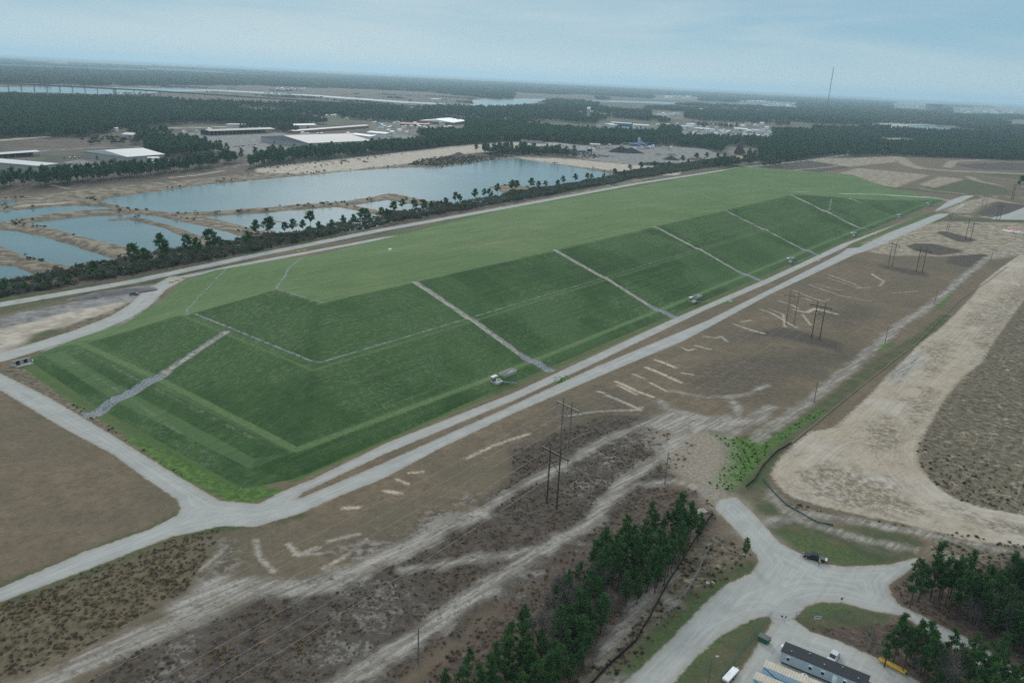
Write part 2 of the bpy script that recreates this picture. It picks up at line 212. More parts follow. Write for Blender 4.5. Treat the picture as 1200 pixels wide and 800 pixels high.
# ------------------------------------------------------------------ node helpers
class NT:
    def __init__(s, tree): s.t = tree; s.n = tree.nodes; s.l = tree.links
    def new(s, ty, **k):
        n = s.n.new(ty)
        for a, b in k.items(): setattr(n, a, b)
        return n
    def put(s, sock, v):
        if hasattr(v, 'is_linked') or isinstance(v, bpy.types.NodeSocket): s.l.new(v, sock)
        elif isinstance(v, (tuple, list)) and len(v) == 3 and sock.type == 'RGBA': sock.default_value = (*v, 1)
        else: sock.default_value = v
    def m(s, op, a, b=0., c=None, clamp=False):
        n = s.new('ShaderNodeMath', operation=op); n.use_clamp = clamp
        s.put(n.inputs[0], a); s.put(n.inputs[1], b)
        if c is not None: s.put(n.inputs[2], c)
        return n.outputs[0]
    def mix(s, f, a, b, mode='MIX'):
        n = s.new('ShaderNodeMix', data_type='RGBA', blend_type=mode)
        s.put(n.inputs[0], f); s.put(n.inputs[6], a); s.put(n.inputs[7], b); return n.outputs[2]
    def noise(s, vec, sc, det=4, rough=.55, dist=0.):
        n = s.new('ShaderNodeTexNoise'); s.put(n.inputs['Vector'], vec); n.inputs['Scale'].default_value = sc
        n.inputs['Detail'].default_value = det; n.inputs['Roughness'].default_value = rough; n.inputs['Distortion'].default_value = dist
        return n.outputs[0]
    def ramp(s, v, lo, hi, a=0., b=1., smooth=True):
        n = s.new('ShaderNodeMapRange', interpolation_type='SMOOTHSTEP' if smooth else 'LINEAR')
        s.put(n.inputs[0], v); s.put(n.inputs[1], lo); s.put(n.inputs[2], hi); s.put(n.inputs[3], a); s.put(n.inputs[4], b); return n.outputs[0]
    def attr(s, name):
        n = s.new('ShaderNodeAttribute'); n.attribute_name = name; return n.outputs['Fac']
    def mapping(s, vec, rot=(0,0,0), sc=(1,1,1)):
        n = s.new('ShaderNodeMapping'); s.put(n.inputs[0], vec); n.inputs['Rotation'].default_value = rot; n.inputs['Scale'].default_value = sc; return n.outputs[0]
def newmat(name):
    m = bpy.data.materials.new(name); m.use_nodes = True; m.node_tree.nodes.clear()
    t = NT(m.node_tree); o = t.new('ShaderNodeOutputMaterial'); b = t.new('ShaderNodeBsdfPrincipled'); t.l.new(b.outputs[0], o.inputs[0])
    return m, t, b
_mc = {}
def mat(name, c, rough=.7, var=.25, sc=1.2, metal=0., spec=.3):
    if name in _mc: return _mc[name]
    m, t, b = newmat(name); g = t.new('ShaderNodeTexCoord').outputs['Object']
    n = t.noise(g, sc, 5, .6)
    k = t.ramp(n, .25, .75, 1-var, 1+var*.6, False)
    v = t.new('ShaderNodeVectorMath', operation='SCALE'); v.inputs[0].default_value = c; t.l.new(k, v.inputs[3])
    t.l.new(v.outputs[0], b.inputs['Base Color']); b.inputs['Roughness'].default_value = rough; b.inputs['Metallic'].default_value = metal
    b.inputs['Specular IOR Level'].default_value = spec
    _mc[name] = m; return m

# ------------------------------------------------------------------ terrain mesh
def build_terrain():
    na, nr = 1000, 880
    th = np.linspace(R(-56), R(56), na)           # angle from +Y
    s = np.linspace(1/128., 1/45000., nr-1); r = np.concatenate([[60.], 1/s]); nr = len(r)
    RR, TT = np.meshgrid(r, th, indexing='ij')
    x = (RR*np.sin(TT)).ravel(); y = (RR*np.cos(TT)).ravel()
    z = mound_z(x, y)
    att = {}
    def cls(cl, lim=25.):
        a = np.full(x.shape, -lim)
        for kind, pts, hw, _ in Z[cl]:
            m = 0 if kind == 'p' else hw
            x0, y0 = pts.min(0)-lim-m; x1, y1 = pts.max(0)+lim+m
            k = np.where((x > x0) & (x < x1) & (y > y0) & (y < y1))[0]
            if not len(k): continue
            d = sdf_poly(pts, x[k], y[k]) if kind == 'p' else hw-sdf_line(pts, x[k], y[k])
            a[k] = np.maximum(a[k], np.clip(d, -lim, lim))
        return a
    for cl in Z: att[cl] = cls(cl)
    # mound attributes
    u = (x-A0[0])*D1[0]+(y-A0[1])*D1[1]; v = (x-A0[0])*D2[0]+(y-A0[1])*D2[1]
    ms = np.full(x.shape, -25.); k = np.where((u > -40) & (u < 1300) & (v > -40) & (v < 380))[0]
    ms[k] = np.clip(sdf_poly(OUTW, x[k], y[k]), -25, 25); att['mound'] = ms
    # water
    wd = np.full(x.shape, -60.)
    for pl in PONDS:
        x0, y0 = pl.min(0)-60; x1, y1 = pl.max(0)+60; k = np.where((x > x0) & (x < x1) & (y > y0) & (y < y1))[0]
        wd[k] = np.maximum(wd[k], sdf_poly(pl, x[k], y[k]))
    for hw, pl in ISL:
        k = np.where(wd > 0)[0]; wd[k] = np.minimum(wd[k], sdf_line(pl, x[k], y[k])-hw)
    rv = np.full(x.shape, -60.)
    for pl in RIVER:
        x0, y0 = pl.min(0)-60; x1, y1 = pl.max(0)+60; k = np.where((x > x0) & (x < x1) & (y > y0) & (y < y1))[0]
        rv[k] = np.maximum(rv[k], sdf_poly(pl, x[k], y[k]))
    att['water'] = np.clip(np.maximum(wd, rv), -60, 25)
    # cheap value noise for relief
    def vn(sx, seed):
        g = np.random.default_rng(seed).random((257, 257)); X = x/sx+500.5; Y = y/sx+500.5
        xi = np.floor(X).astype(int); yi = np.floor(Y).astype(int); fx = X-xi; fy = Y-yi; fx = fx*fx*(3-2*fx); fy = fy*fy*(3-2*fy)
        q = lambda a, b: g[a % 257, b % 257]
        return (q(xi, yi)*(1-fx)+q(xi+1, yi)*fx)*(1-fy)+(q(xi, yi+1)*(1-fx)+q(xi+1, yi+1)*fx)*fy
    n1 = vn(7, 1)-.5; n2 = vn(23, 2)-.5; n3 = vn(60, 3)-.5; n4 = vn(2.6, 4)-.5
    off = np.clip(-ms/6., 0, 1)*np.clip(-att['road']/3., 0, 1)
    z = z+off*(n1*.35+n2*.6+n3*.5)+(ms > 0)*(n2*.25+n1*.08)*np.clip(ms/6, 0, 1)
    rgh = np.clip(np.maximum.reduce([att['char'], att['tuft'], att['rough'], att['floor']])/3+.5, 0, 1)*off*(att['track'] < 0)
    z += rgh*(n4*.45+n1*.4)
    # banks and beds
    wj = wd+n1*3.+n2*3
    bank = np.exp(-((wj+9)/7.)**2)*1.5*(np.abs(wj) < 40)*np.clip(-att['road']/6., 0, 1)*np.clip(-ms/10., 0, 1)
    z = z+bank*(.6+n2); bed = np.clip((wj+3)/6., 0, 1); z = z*(1-bed)+bed*(-2.2)
    bed = np.clip((rv+15)/30., 0, 1); z = z*(1-bed)+bed*(-2.2)
    # drainage chutes are cut a little below the turf
    rk = np.full(x.shape, -25.)
    for pts, hw in ROCKL:
        x0, y0 = pts.min(0)-25; x1, y1 = pts.max(0)+25; k = np.where((x > x0) & (x < x1) & (y > y0) & (y < y1))[0]
        rk[k] = np.maximum(rk[k], hw-sdf_line(pts, x[k], y[k]))
    att['rock'] = rk; z -= .35*np.clip((rk+.5)/1.5, 0, 1)
    att['v'] = v; att['u'] = u
    # ditch at the mound's toe
    dt = np.exp(-((v+.5)/1.6)**2)*(u > 20)*(u < 1040)+np.exp(-((u+1.5-0*v)/2.)**2)*(v > 5)*(v < 160); z -= .5*dt
    verts = np.stack([x, y, z], 1)
    i = np.arange(nr-1)[:, None]; j = np.arange(na-1)[None, :]
    a = (i*na+j).ravel(); quads = np.stack([a, a+1, a+na+1, a+na], 1)[:, ::-1]
    fc = lambda A: A[quads].mean(1)
    lab = np.zeros(len(quads), int)                     # ground
    lab[fc(att['water']) > 4] = 0
    lab[fc(ms) > 0] = 1
    chute = fc(rk) > 0; lab[chute & (fc(ms) > -4)] = 3
    lab[(fc(att['road']) > 0) & (lab != 1)] = 2
    lab[(fc(att['track']) > 0) & (lab == 0)] = 4
    return verts, quads, lab, att

ROCKL = []
def rock(w, pts): ROCKL.append((np.array([W(*p) for p in pts]), w/2))
for uu, e in ((155, 0), (277, 0), (405, 0), (530, 0), (690, 2.5)): rock(4.2+e, [(uu-1, 83), (uu, 46), (uu+1, 12)]); rock(5.6, [(uu+1, 13), (uu+2, -1)])
rock(6, [(805, 56), (809, 30), (812, 0)]); rock(1.8, [(700, 46), (760, 62), (812, 52)])
rock(4.2, [(61, 104), (28, 100)]); rock(6.5, [(30, 100), (14, 97), (2, 94), (-4, 92)])
rock(.95, [(64, 134), (64, 50), (66, 47), (268, 46), (500, 46), (700, 46), (800, 43)])
rock(.85, [(95, 116), (97, 84)]); rock(1.4, [(95, 115), (115, 140), (160, 190), (205, 240), (222, 252)]); rock(1.2, [(62, 136), (75, 160), (95, 185), (125, 215), (150, 245), (158, 256)])

# bench lightness as an attribute along the low bench and mid bench
wline('bench', 3.0, [(25,169),(25.5,93),(25,9),(120,8.5),(300,8.5),(650,9.5),(1000,8)])
wline('shaderun', 4.5, [(92,80),(64,50)]); wline('shaderun', 5, [(59,43),(28,13)]); wline('shaderun', 3, [(93,116),(64,133)]); wline('shaderun', 2.5, [(21,24),(16,93),(20,150)]); wline('bench', 1.3, [(59.5,138),(59.5,43.5),(268,43.5),(700,43.5)])  # dark turf strips paint shading along the hips and terrace bank
wline('worn', 1.2, [(6,30),(11,93),(14,150)]); wline('worn', 1.4, [(21,20),(20,93),(22,160)]); wline('worn', 1.6, [(94,118),(94.5,83),(270,83),(696,83)])
line('worn', 1.2, (140,390),(180,368),(200,350),(215,333),(222,325)); line('worn', 3, (460,265),(560,275),(700,250),(850,225)); line('worn', 3, (420,300),(560,290),(640,270)); line('worn', 4, (870,238),(840,235),(800,222),(760,232))
wline('worn', 2, [(300,11),(277,11),(268,12)]); wline('worn', 2.4, [(140,12),(128,9),(120,8)]); wline('worn', 5, [(600,190),(560,230),(540,270)])

verts, quads, lab, att = build_terrain()
def ground_mat():
    m, t, b = newmat('terrain_surface')
    g = t.new('ShaderNodeTexCoord').outputs['Object']; A = {k: t.attr(k) for k in att}
    rotv = t.mapping(g, (0, 0, -ANG))                 # x along the mound road, y across
    n_f = t.noise(g, .9, 6, .65); n_m = t.noise(g, .12, 6, .6); n_l = t.noise(g, .02, 5, .55); n_xl = t.noise(g, .0035, 6, .6); n_ff = t.noise(g, 3.2, 3, .7)
    n_hi = t.noise(t.new('ShaderNodeVectorMath', operation='ADD').outputs[0] if False else t.mapping(g, (0,0,.7)), .45, 5, .7)
    st = t.noise(t.mapping(rotv, sc=(.03, .75, 1)), 1., 5, .65)      # streaks along the road
    st2 = t.noise(t.mapping(rotv, sc=(.9, .07, 1)), 1., 5, .65)      # streaks down the slope
    st3 = t.noise(t.mapping(t.mapping(g, (0,0,-ANG+R(6))), sc=(.05, .7, 1)), 1., 6, .7); n_g = t.noise(g, .38, 8, .78); sk = t.noise(t.mapping(rotv, sc=(.35,.8,1)), 1., 6, .8); sk2 = t.noise(t.mapping(rotv, sc=(.8,.35,1)), .8, 6, .8)  # wheel streaks
    def mask(cl, amp, soft, nz=None, bias=0.):
        nz = nz if nz is not None else n_hi
        return t.ramp(t.m('ADD', t.m('MULTIPLY_ADD', nz, amp*2, -amp+bias), A[cl]), -soft, soft)
    M = t.mix; mul = lambda a, b: t.m('MULTIPLY', a, b)
    sp = lambda nz, lo, hi: t.ramp(nz, lo, hi)
    # far country: mixed dark woodland and brown clearings
    c = M(sp(n_l, .42, .60), (.040, .060, .036), (.115, .092, .065)); c = M(sp(n_xl, .48, .58), c, (.085, .070, .050))
    c = M(mul(sp(n_m, .5, .7), .5), c, (.12, .10, .075))
    marsh = M(sp(n_l, .4, .65), (.095, .075, .058), (.13, .10, .075)); marsh = M(mul(sp(n_m, .45, .65), .5), marsh, (.06, .055, .04))
    c = M(mask('marsh', 8, 6, n_m), c, marsh); c = M(mul(mask('town', 20, 10, n_m), .7), c, M(sp(n_m, .4, .6), (.07, .08, .045), (.26, .24, .21)))
    tan = M(sp(n_m, .4, .6), (.10, .080, .055), (.26, .22, .165)); tan = M(mul(sp(n_f, .5, .7), .6), tan, (.07, .06, .04))
    c = M(mask('tan', 6, 4, n_m), c, tan)
    fld = M(sp(n_m, .35, .65), (.138, .102, .062), (.180, .134, .086)); fld = M(sp(n_l, .4, .62), fld, M(sp(st, .35, .65), (.105, .085, .058), (.150, .115, .072)))
    fld = M(mul(sp(st, .5, .66), .45), fld, (.085, .068, .048)); fld = M(mul(sp(n_l, .5, .64), .4), fld, (.105, .098, .052)); fld = M(mul(sp(n_g, .46, .62), .55), fld, (.080, .060, .040)); fld = M(mul(sp(sk, .54, .66), .35), fld, (.25, .20, .14)); fld = M(mul(sp(st3, .6, .8), .25), fld, (.24, .20, .16))
    fld = M(mul(mul(sp(n_hi, .62, .72), sp(n_l, .5, .6)), .6), fld, (.30, .26, .21))
    c = M(mask('field', 8, 6, n_m), c, fld)
    tuft = M(sp(n_g, .38, .62), (.070, .058, .034), (.190, .150, .092)); tuft = M(sp(n_ff, .35, .7), tuft, (.09, .075, .042))
    c = M(mask('tuft', 3, 2), c, tuft)
    dk = M(sp(n_f, .35, .68), (.034, .026, .022), (.085, .068, .055)); dk = M(mul(sp(n_ff, .55, .7), .5), dk, (.13, .11, .09))
    c = M(mul(mask('dark', 4, 3, n_m), .85), c, dk); c = M(mul(mul(mask('dark2', 12, 8, n_l), sp(n_g, .36, .56)), .6), c, (.062, .050, .042))
    ch = M(sp(n_g, .38, .62), (.024, .018, .014), (.088, .067, .050)); ch = M(mul(sp(st, .5, .66), .4), ch, (.11, .085, .066)); ch = M(mul(mul(sp(n_hi, .58, .66), sp(n_l, .50, .58)), .75), ch, (.20, .095, .040))
    ch = M(mul(mul(sp(n_ff, .56, .64), sp(n_m, .46, .56)), .4), ch, (.22, .20, .18))
    c = M(mask('char', 4, 3, n_m), c, ch)
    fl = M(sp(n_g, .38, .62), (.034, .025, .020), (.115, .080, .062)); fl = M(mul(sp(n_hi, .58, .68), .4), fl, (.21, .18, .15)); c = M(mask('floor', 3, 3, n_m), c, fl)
    rg = M(sp(n_g, .40, .60), (.068, .058, .038), (.180, .145, .098)); rg = M(mul(mul(sp(n_g, .50, .60), sp(n_m, .50, .62)), .85), rg, (.36, .31, .23)); rg = M(mul(mul(sp(st, .54, .62), sp(n_l, .48, .58)), .5), rg, (.30, .255, .19)); rg = M(mul(sp(n_hi, .55, .68), .6), rg, (.055, .075, .025))
    c = M(mask('rough', 2.5, 1.5), c, rg)
    ol = M(sp(n_m, .35, .65), (.055, .072, .026), (.105, .090, .048)); ol = M(mul(sp(n_g, .48, .62), .6), ol, (.040, .07, .020)); ol = M(mul(sp(n_hi, .64, .70), .6), ol, (.30, .27, .21))
    c = M(mask('olive', 2.5, 1.5), c, ol)
    c = M(mul(mask('green', 1.6, .8), .95), c, M(n_m, (.045, .095, .018), (.075, .125, .030)))
    c = M(mul(mask('green2', 2.4, 1.6), .8), c, M(sp(n_f, .4, .65), (.035, .075, .016), (.085, .115, .035)))
    c = M(mul(mask('lush', 3.5, 1.5), sp(n_g, .24, .40)), c, M(sp(n_g, .42, .60), (.032, .088, .012), (.095, .165, .026)))
    # sands
    sn = M(sp(n_m, .35, .65), (.41, .350, .270), (.35, .305, .245)); sn = M(mul(sp(st3, .46, .64), .6), sn, (.30, .235, .165)); sn = M(mul(sp(sk, .52, .66), .5), sn, (.24, .19, .135)); sn = M(mul(mul(sp(n_g, .50, .58), sp(n_m, .50, .62)), .7), sn, (.16, .125, .085)); sn = M(mul(sp(n_hi, .58, .70), .7), sn, (.15, .12, .085)); sn = M(mul(sp(n_l, .5, .65), .6), sn, (.47, .44, .40))
    rut = t.noise(cmb(t, t.m('MULTIPLY', A['sand'], .9), t.m('MULTIPLY', n_l, 2.), 0.), 1., 4, .75); sn = M(mul(sp(rut, .50, .62), .6), sn, (.29, .225, .155)); sn = M(mul(sp(rut, .46, .36), .45), sn, (.50, .44, .35))
    c = M(mask('sand', 2.2, .9), c, sn)
    s2 = M(sp(n_m, .4, .6), (.36, .30, .23), (.20, .165, .115)); s2 = M(mul(sp(st3, .5, .62), .7), s2, (.13, .115, .07))
    c = M(mul(mask('sand2', 5, 4, n_m), M1(t, A, 'dark')), c, s2)
    s3 = M(sp(n_m, .4, .65), (.46, .41, .345), (.31, .265, .21)); s3 = M(mul(sp(st, .6, .72), .6), s3, (.16, .13, .10)); c = M(mask('sand3', 4, 3, n_m), c, s3)
    t2 = M(sp(n_f, .35, .65), (.33, .29, .235), (.20, .17, .13)); c = M(mul(mask('tan2', 6, 5, n_m), .85), c, t2)
    c = M(mul(mask('yard', 3, 2), .9), c, M(sp(n_m, .4, .6), (.150, .148, .150), (.27, .26, .255)))
    c = M(mul(mul(mask('scar', 1.5, .8, n_f), sp(n_g, .36, .52)), .85), c, M(sp(n_l, .4, .6), (.50, .45, .35), (.33, .305, .27)))
    as_ = M(sp(n_g, .40, .54), (.31, .29, .265), (.060, .048, .040)); c = M(mul(mul(mask('ash', 6, 5, n_m), sp(n_m, .36, .58)), .62), c, as_)
    # pale sandy tracks, broken
    c = M(mul(mul(mask('scuff', 9, 6, n_m), sp(n_g, .42, .56)), .75), c, (.115, .092, .058))
    tk = M(sp(st3, .38, .60), (.38, .355, .32), (.20, .18, .155)); tk = M(mul(sp(n_g, .50, .62), .65), tk, (.10, .085, .072))
    c = M(mul(mask('track', 4.2, 2.4, n_m), sp(n_g, .30, .50)), c, tk)
    # gravel roads
    rd = M(sp(n_m, .3, .7), (.375, .385, .37), (.295, .305, .30)); rd = M(mul(sp(st, .48, .7), .35), rd, (.50, .48, .44)); rd = M(mul(sp(n_g, .50, .66), .4), rd, (.30, .285, .26)); rd = M(mul(t.ramp(A['road'], 2.2, .2), .45), rd, (.33, .29, .235))
    rd = M(mul(sp(t.noise(t.mapping(rotv, sc=(.03, 1.0, 1)), 1., 4, .6), .5, .7), .45), rd, (.27, .265, .26))
    rut = t.noise(cmb(t, t.m('MULTIPLY', A['road'], .8), t.m('MULTIPLY', n_l, 3.), t.m('MULTIPLY', n_m, .6)), 1., 5, .75); rd = M(mul(sp(rut, .50, .62), .5), rd, (.26, .255, .245)); rd = M(mul(sp(rut, .46, .36), .4), rd, (.46, .455, .43))
    c = M(mask('road', 1.0, .45), c, rd)
    # mound turf
    flatn = t.new('ShaderNodeNewGeometry').outputs['Normal']; sep = t.new('ShaderNodeSeparateXYZ'); t.l.new(flatn, sep.inputs[0])
    lin = lambda a1, b1, c1: t.m('MULTIPLY_ADD', A['u'], a1, t.m('MULTIPLY_ADD', A['v'], b1, c1))
    q1 = lin(54/86., 67/86., -(95*54+114*67)/86.); q2 = lin(82/359., 350/359., -(700*82+82*350)/359.)
    slope = t.m('MAXIMUM', mul(t.ramp(A['v'], 80.5, 83.5), mul(t.ramp(A['u'], 93.5, 96.5), t.ramp(A['u'], 702, 698))), t.m('MAXIMUM', mul(t.ramp(q1, -1., 1.), t.ramp(A['u'], 96, 94)), mul(t.ramp(q2, -1.5, 2.), t.ramp(A['u'], 690, 700))))  # mown top yellower; sunlit and shaded faces also painted into turf colour
    terr = mul(mul(t.ramp(sep.outputs[2], .984, .998), t.ramp(A['v'], 4, 8)), t.ramp(A['u'], 25, 22)); terr = mul(terr, t.ramp(A['v'], 180, 170))       # flat terrace painted paler, as level ground catches more light
    side = M(sp(n_m, .35, .65), (.016, .056, .007), (.026, .080, .010)); side = M(mul(sp(n_g, .44, .62), .45), side, (.048, .108, .018)); side = M(mul(sp(n_l, .46, .60), .75), side, (.042, .100, .020)); side = M(mul(sp(n_l, .46, .36), .6), side, (.012, .048, .006)); side = M(mul(mul(sp(sk, .50, .60), sp(n_l, .46, .56)), .65), side, (.130, .170, .095)); side = M(mul(mul(sp(sk2, .53, .61), sp(t.noise(g, .035, 4), .48, .60)), .75), side, (.120, .165, .090)); side = M(mul(sp(st2, .52, .66), .35), side, (.055, .095, .035))
    side = M(mul(sp(st, .56, .72), .35), side, (.080, .110, .050)); side = M(mul(terr, .55), side, (.075, .135, .045))
    st4 = t.noise(t.mapping(rotv, sc=(.010, .55, 1)), 1., 4, .7); side = M(mul(sp(st4, .52, .64), .38), side, (.085, .125, .045)); side = M(mul(sp(st4, .46, .38), .4), side, (.018, .050, .008))
    wn = t.new('ShaderNodeTexWhiteNoise', noise_dimensions='2D'); t.l.new(cmb(t, t.m('FLOOR', t.m('DIVIDE', t.m('ADD', A['u'], 7.), 37.)), t.m('GREATER_THAN', A['v'], 46.5), 0.), wn.inputs[0]); side = M(mul(t.m('MULTIPLY', sp(wn.outputs['Value'], .45, .9), t.ramp(A['u'], 60, 120)), t.m('MULTIPLY_ADD', n_g, .9, .0)), side, (.054, .114, .032)); side = M(mul(mask('shaderun', 4., 4., n_m), .45), side, (.012, .048, .007))
    top = M(sp(n_l, .35, .65), (.052, .125, .024), (.082, .150, .038)); top = M(mul(sp(st, .45, .66), .6), top, (.135, .175, .075)); top = M(mul(mul(sp(n_l, .52, .62), sp(n_m, .45, .6)), .5), top, (.165, .180, .095)); top = M(mul(sp(t.noise(t.mapping(rotv, sc=(.012, .12, 1)), 1., 4, .6), .5, .66), .55), top, (.062, .108, .032))
    top = M(mul(sp(st4, .52, .62), .45), top, (.125, .165, .065)); top = M(mul(sp(st4, .46, .38), .4), top, (.048, .105, .026)); top = M(mul(sp(sk, .5, .62), .4), top, (.17, .20, .10)); top = M(mul(sp(n_g, .48, .62), .3), top, (.050, .11, .025))
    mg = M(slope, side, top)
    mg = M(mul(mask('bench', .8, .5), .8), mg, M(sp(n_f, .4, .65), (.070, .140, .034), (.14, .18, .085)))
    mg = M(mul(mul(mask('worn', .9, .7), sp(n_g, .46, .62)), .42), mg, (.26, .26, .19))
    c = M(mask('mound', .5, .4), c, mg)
    pth = mask('path', .8, .4); c = M(pth, c, M(sp(n_g, .4, .6), (.26, .27, .28), (.36, .36, .35)))
    # riprap: grey stone near the toe, dusty tan liner above
    rk = M(sp(t.noise(g, 2.3, 3, .7), .42, .58), (.08, .095, .115), (.30, .32, .34)); dusty = M(sp(st2, .4, .6), (.40, .37, .29), (.20, .19, .145))
    w1 = t.ramp(A['v'], 13., 17.); rk = M(t.m('MULTIPLY', w1, t.m('MULTIPLY', sp(A['rock'], .3, .8), t.ramp(A['u'], 120, 125))), rk, dusty); rk = M(mul(t.ramp(A['u'], 27, 31), t.m('MULTIPLY', t.ramp(A['u'], 64, 62), sp(A['rock'], .8, 1.2))), rk, dusty)
    rk = M(sp(A['rock'], .55, 1.0), M(sp(n_g, .4, .6), (.065, .085, .085), (.26, .28, .26)), rk); c = M(mask('rock', .3, .25, n_f), c, rk)
    wet = t.ramp(A['water'], -9, 0); c = M(mul(wet, .55), c, (.16, .115, .07))
    c = M(.10, c, M(sp(n_ff, .3, .7), (.02, .02, .02), (.3, .3, .3)))
    t.l.new(c, b.inputs['Base Color']); b.inputs['Roughness'].default_value = .95; b.inputs['Specular IOR Level'].default_value = .12
    bp = t.new('ShaderNodeBump'); bp.inputs['Strength'].default_value = .45; bp.inputs['Distance'].default_value = .5
    hgt = t.m('ADD', t.m('MULTIPLY', n_f, .9), t.m('MULTIPLY', n_ff, .35)); soft = t.m('SUBTRACT', 1., t.m('MULTIPLY', mask('road', 1., .5), .8)); t.l.new(t.m('MULTIPLY', hgt, soft), bp.inputs['Height'])
    t.l.new(bp.outputs[0], b.inputs['Normal'])
    return m
def cmb(t, x, y, z):
    n = t.new('ShaderNodeCombineXYZ'); t.put(n.inputs[0], x); t.put(n.inputs[1], y); t.put(n.inputs[2], z); return n.outputs[0]
def M1(t, A, k): return t.ramp(A[k], 2.5, -1.)
GM = ground_mat()
def split_mesh(name, sel):
    q = quads[sel]; ids, inv = np.unique(q, return_inverse=True); inv = inv.reshape(q.shape)
    me = bpy.data.meshes.new(name); nv, nq = len(ids), len(q)
    me.vertices.add(nv); me.vertices.foreach_set('co', verts[ids].astype(np.float32).ravel())
    me.loops.add(nq*4); me.loops.foreach_set('vertex_index', inv.astype(np.int32).ravel())
    me.polygons.add(nq); me.polygons.foreach_set('loop_start', np.arange(0, nq*4, 4, dtype=np.int32))
    me.update(calc_edges=True); me.validate()
    me.polygons.foreach_set('use_smooth', np.ones(len(me.polygons), bool))
    for k, a in att.items():
        at_ = me.attributes.new(k, 'FLOAT', 'POINT'); at_.data.foreach_set('value', a[ids].astype(np.float32))
    me.materials.append(GM); o = bpy.data.objects.new(name, me); col.objects.link(o); o['kind'] = 'structure'; return o
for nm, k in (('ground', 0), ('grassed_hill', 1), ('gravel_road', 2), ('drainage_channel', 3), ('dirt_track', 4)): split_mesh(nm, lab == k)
GZ = verts[:, 2]
def gz(x, y):
    """terrain height at a point (nearest cell of the terrain grid, bilinear)"""
    r_ = math.hypot(x, y); th = math.atan2(x, y); na, nr = 1000, 880
    fj = (th+R(56))/R(112)*(na-1)
    fi = 1+(1/128.-1/r_)/(1/128.-1/45000.)*(nr-2) if r_ > 128 else 0.
    i = int(min(max(fi, 0), nr-2)); j = int(min(max(fj, 0), na-2)); a, b_ = min(max(fi-i, 0), 1), min(max(fj-j, 0), 1)
    g = lambda p, q: GZ[p*na+q]
    return float((g(i, j)*(1-b_)+g(i, j+1)*b_)*(1-a)+(g(i+1, j)*(1-b_)+g(i+1, j+1)*b_)*a)

# ------------------------------------------------------------------ water
wm, t, b = newmat('pond_water'); g = t.new('ShaderNodeTexCoord').outputs['Object']
t.l.new(t.mix(t.ramp(t.noise(g, .012, 4), .35, .65), (.055, .115, .125), (.075, .140, .148)), b.inputs['Base Color']); b.inputs['Roughness'].default_value = .18; b.inputs['IOR'].default_value = 1.33
bp = t.new('ShaderNodeBump'); bp.inputs['Strength'].default_value = .25; bp.inputs['Distance'].default_value = .12; t.l.new(t.noise(t.mapping(g, (0,0,.5), (1, 2.2, 1)), .5, 4, .6), bp.inputs['Height']); t.l.new(bp.outputs[0], b.inputs['Normal'])
def water(name, pl, grow, z):
    c = pl.mean(0); bm = bmesh.new(); vs = [bm.verts.new((p[0], p[1], z)) for p in pl]; f = bm.faces.new(vs)
    bm.normal_update()
    if f.normal.z < 0: bmesh.ops.reverse_faces(bm, faces=[f])
    # grow outline outwards under the banks
    n = len(pl); ar = sum(pl[i][0]*pl[(i+1) % n][1]-pl[(i+1) % n][0]*pl[i][1] for i in range(n)); sg = 1 if ar > 0 else -1
    for i, v in enumerate(vs):
        p0, p1, p2 = pl[i-1], pl[i], pl[(i+1) % n]; e = (p1-p0)/(np.linalg.norm(p1-p0)+1e-9)+(p2-p1)/(np.linalg.norm(p2-p1)+1e-9); e /= np.linalg.norm(e)+1e-9
        v.co.x += sg*e[1]*grow; v.co.y -= sg*e[0]*grow
    bmesh.ops.triangulate(bm, faces=bm.faces[:]); me = bpy.data.meshes.new(name); bm.to_mesh(me); bm.free(); me.materials.append(wm)
    o = bpy.data.objects.new(name, me); col.objects.link(o); o['kind'] = 'structure'
for i, pl in enumerate(PONDS): water('pond_water', pl, 2.5, -.55-.004*i)
for i, pl in enumerate(RIVER): water('river_water', pl, 4., -.6-.01*i)

# ------------------------------------------------------------------ sky, sun, air
SAZ, SEL = R(-12), R(27)          # sun azimuth from +Y (negative: left), elevation
w = bpy.data.worlds.new('World'); scene.world = w; w.use_nodes = True; w.node_tree.nodes.clear()
t = NT(w.node_tree); out = t.new('ShaderNodeOutputWorld'); bg = t.new('ShaderNodeBackground')
sk = t.new('ShaderNodeTexSky', sky_type='NISHITA'); sk.sun_disc = False; sk.sun_elevation = SEL; sk.sun_rotation = SAZ
sk.dust_density = 2.; sk.air_density = 1.; sk.altitude = 100
g = t.new('ShaderNodeTexCoord').outputs['Generated']
sp_ = t.new('ShaderNodeSeparateXYZ'); t.l.new(g, sp_.inputs[0])
cm = t.mapping(g, (0, 0, 0), (1.2, 1.2, 9)); cn = t.noise(cm, 2.2, 7, .6, .4); cn2 = t.noise(t.mapping(g, (0,0,1.), (.8,.8,14)), 1.3, 5, .55)
clo = t.mix(t.ramp(cn, .35, .68), (2.75, 4.85, 6.2), (4.2, 5.75, 6.65)); clo = t.mix(t.ramp(cn2, .42, .66), clo, (3.0, 4.6, 5.8))
clo = t.mix(t.ramp(sp_.outputs[2], .14, .5), clo, (5.0, 5.5, 5.7)); clo = t.mix(t.ramp(sp_.outputs[2], .07, .0), clo, (4.5, 6.2, 7.0)); hi = t.ramp(sp_.outputs[2], .10, .8, 1., 1.9); v = t.new('ShaderNodeVectorMath', operation='SCALE'); t.l.new(clo, v.inputs[0]); t.l.new(hi, v.inputs[3])
t.l.new(t.mix(.96, sk.outputs[0], v.outputs[0]), bg.inputs[0]); bg.inputs[1].default_value = .1
t.l.new(bg.outputs[0], out.inputs[0])
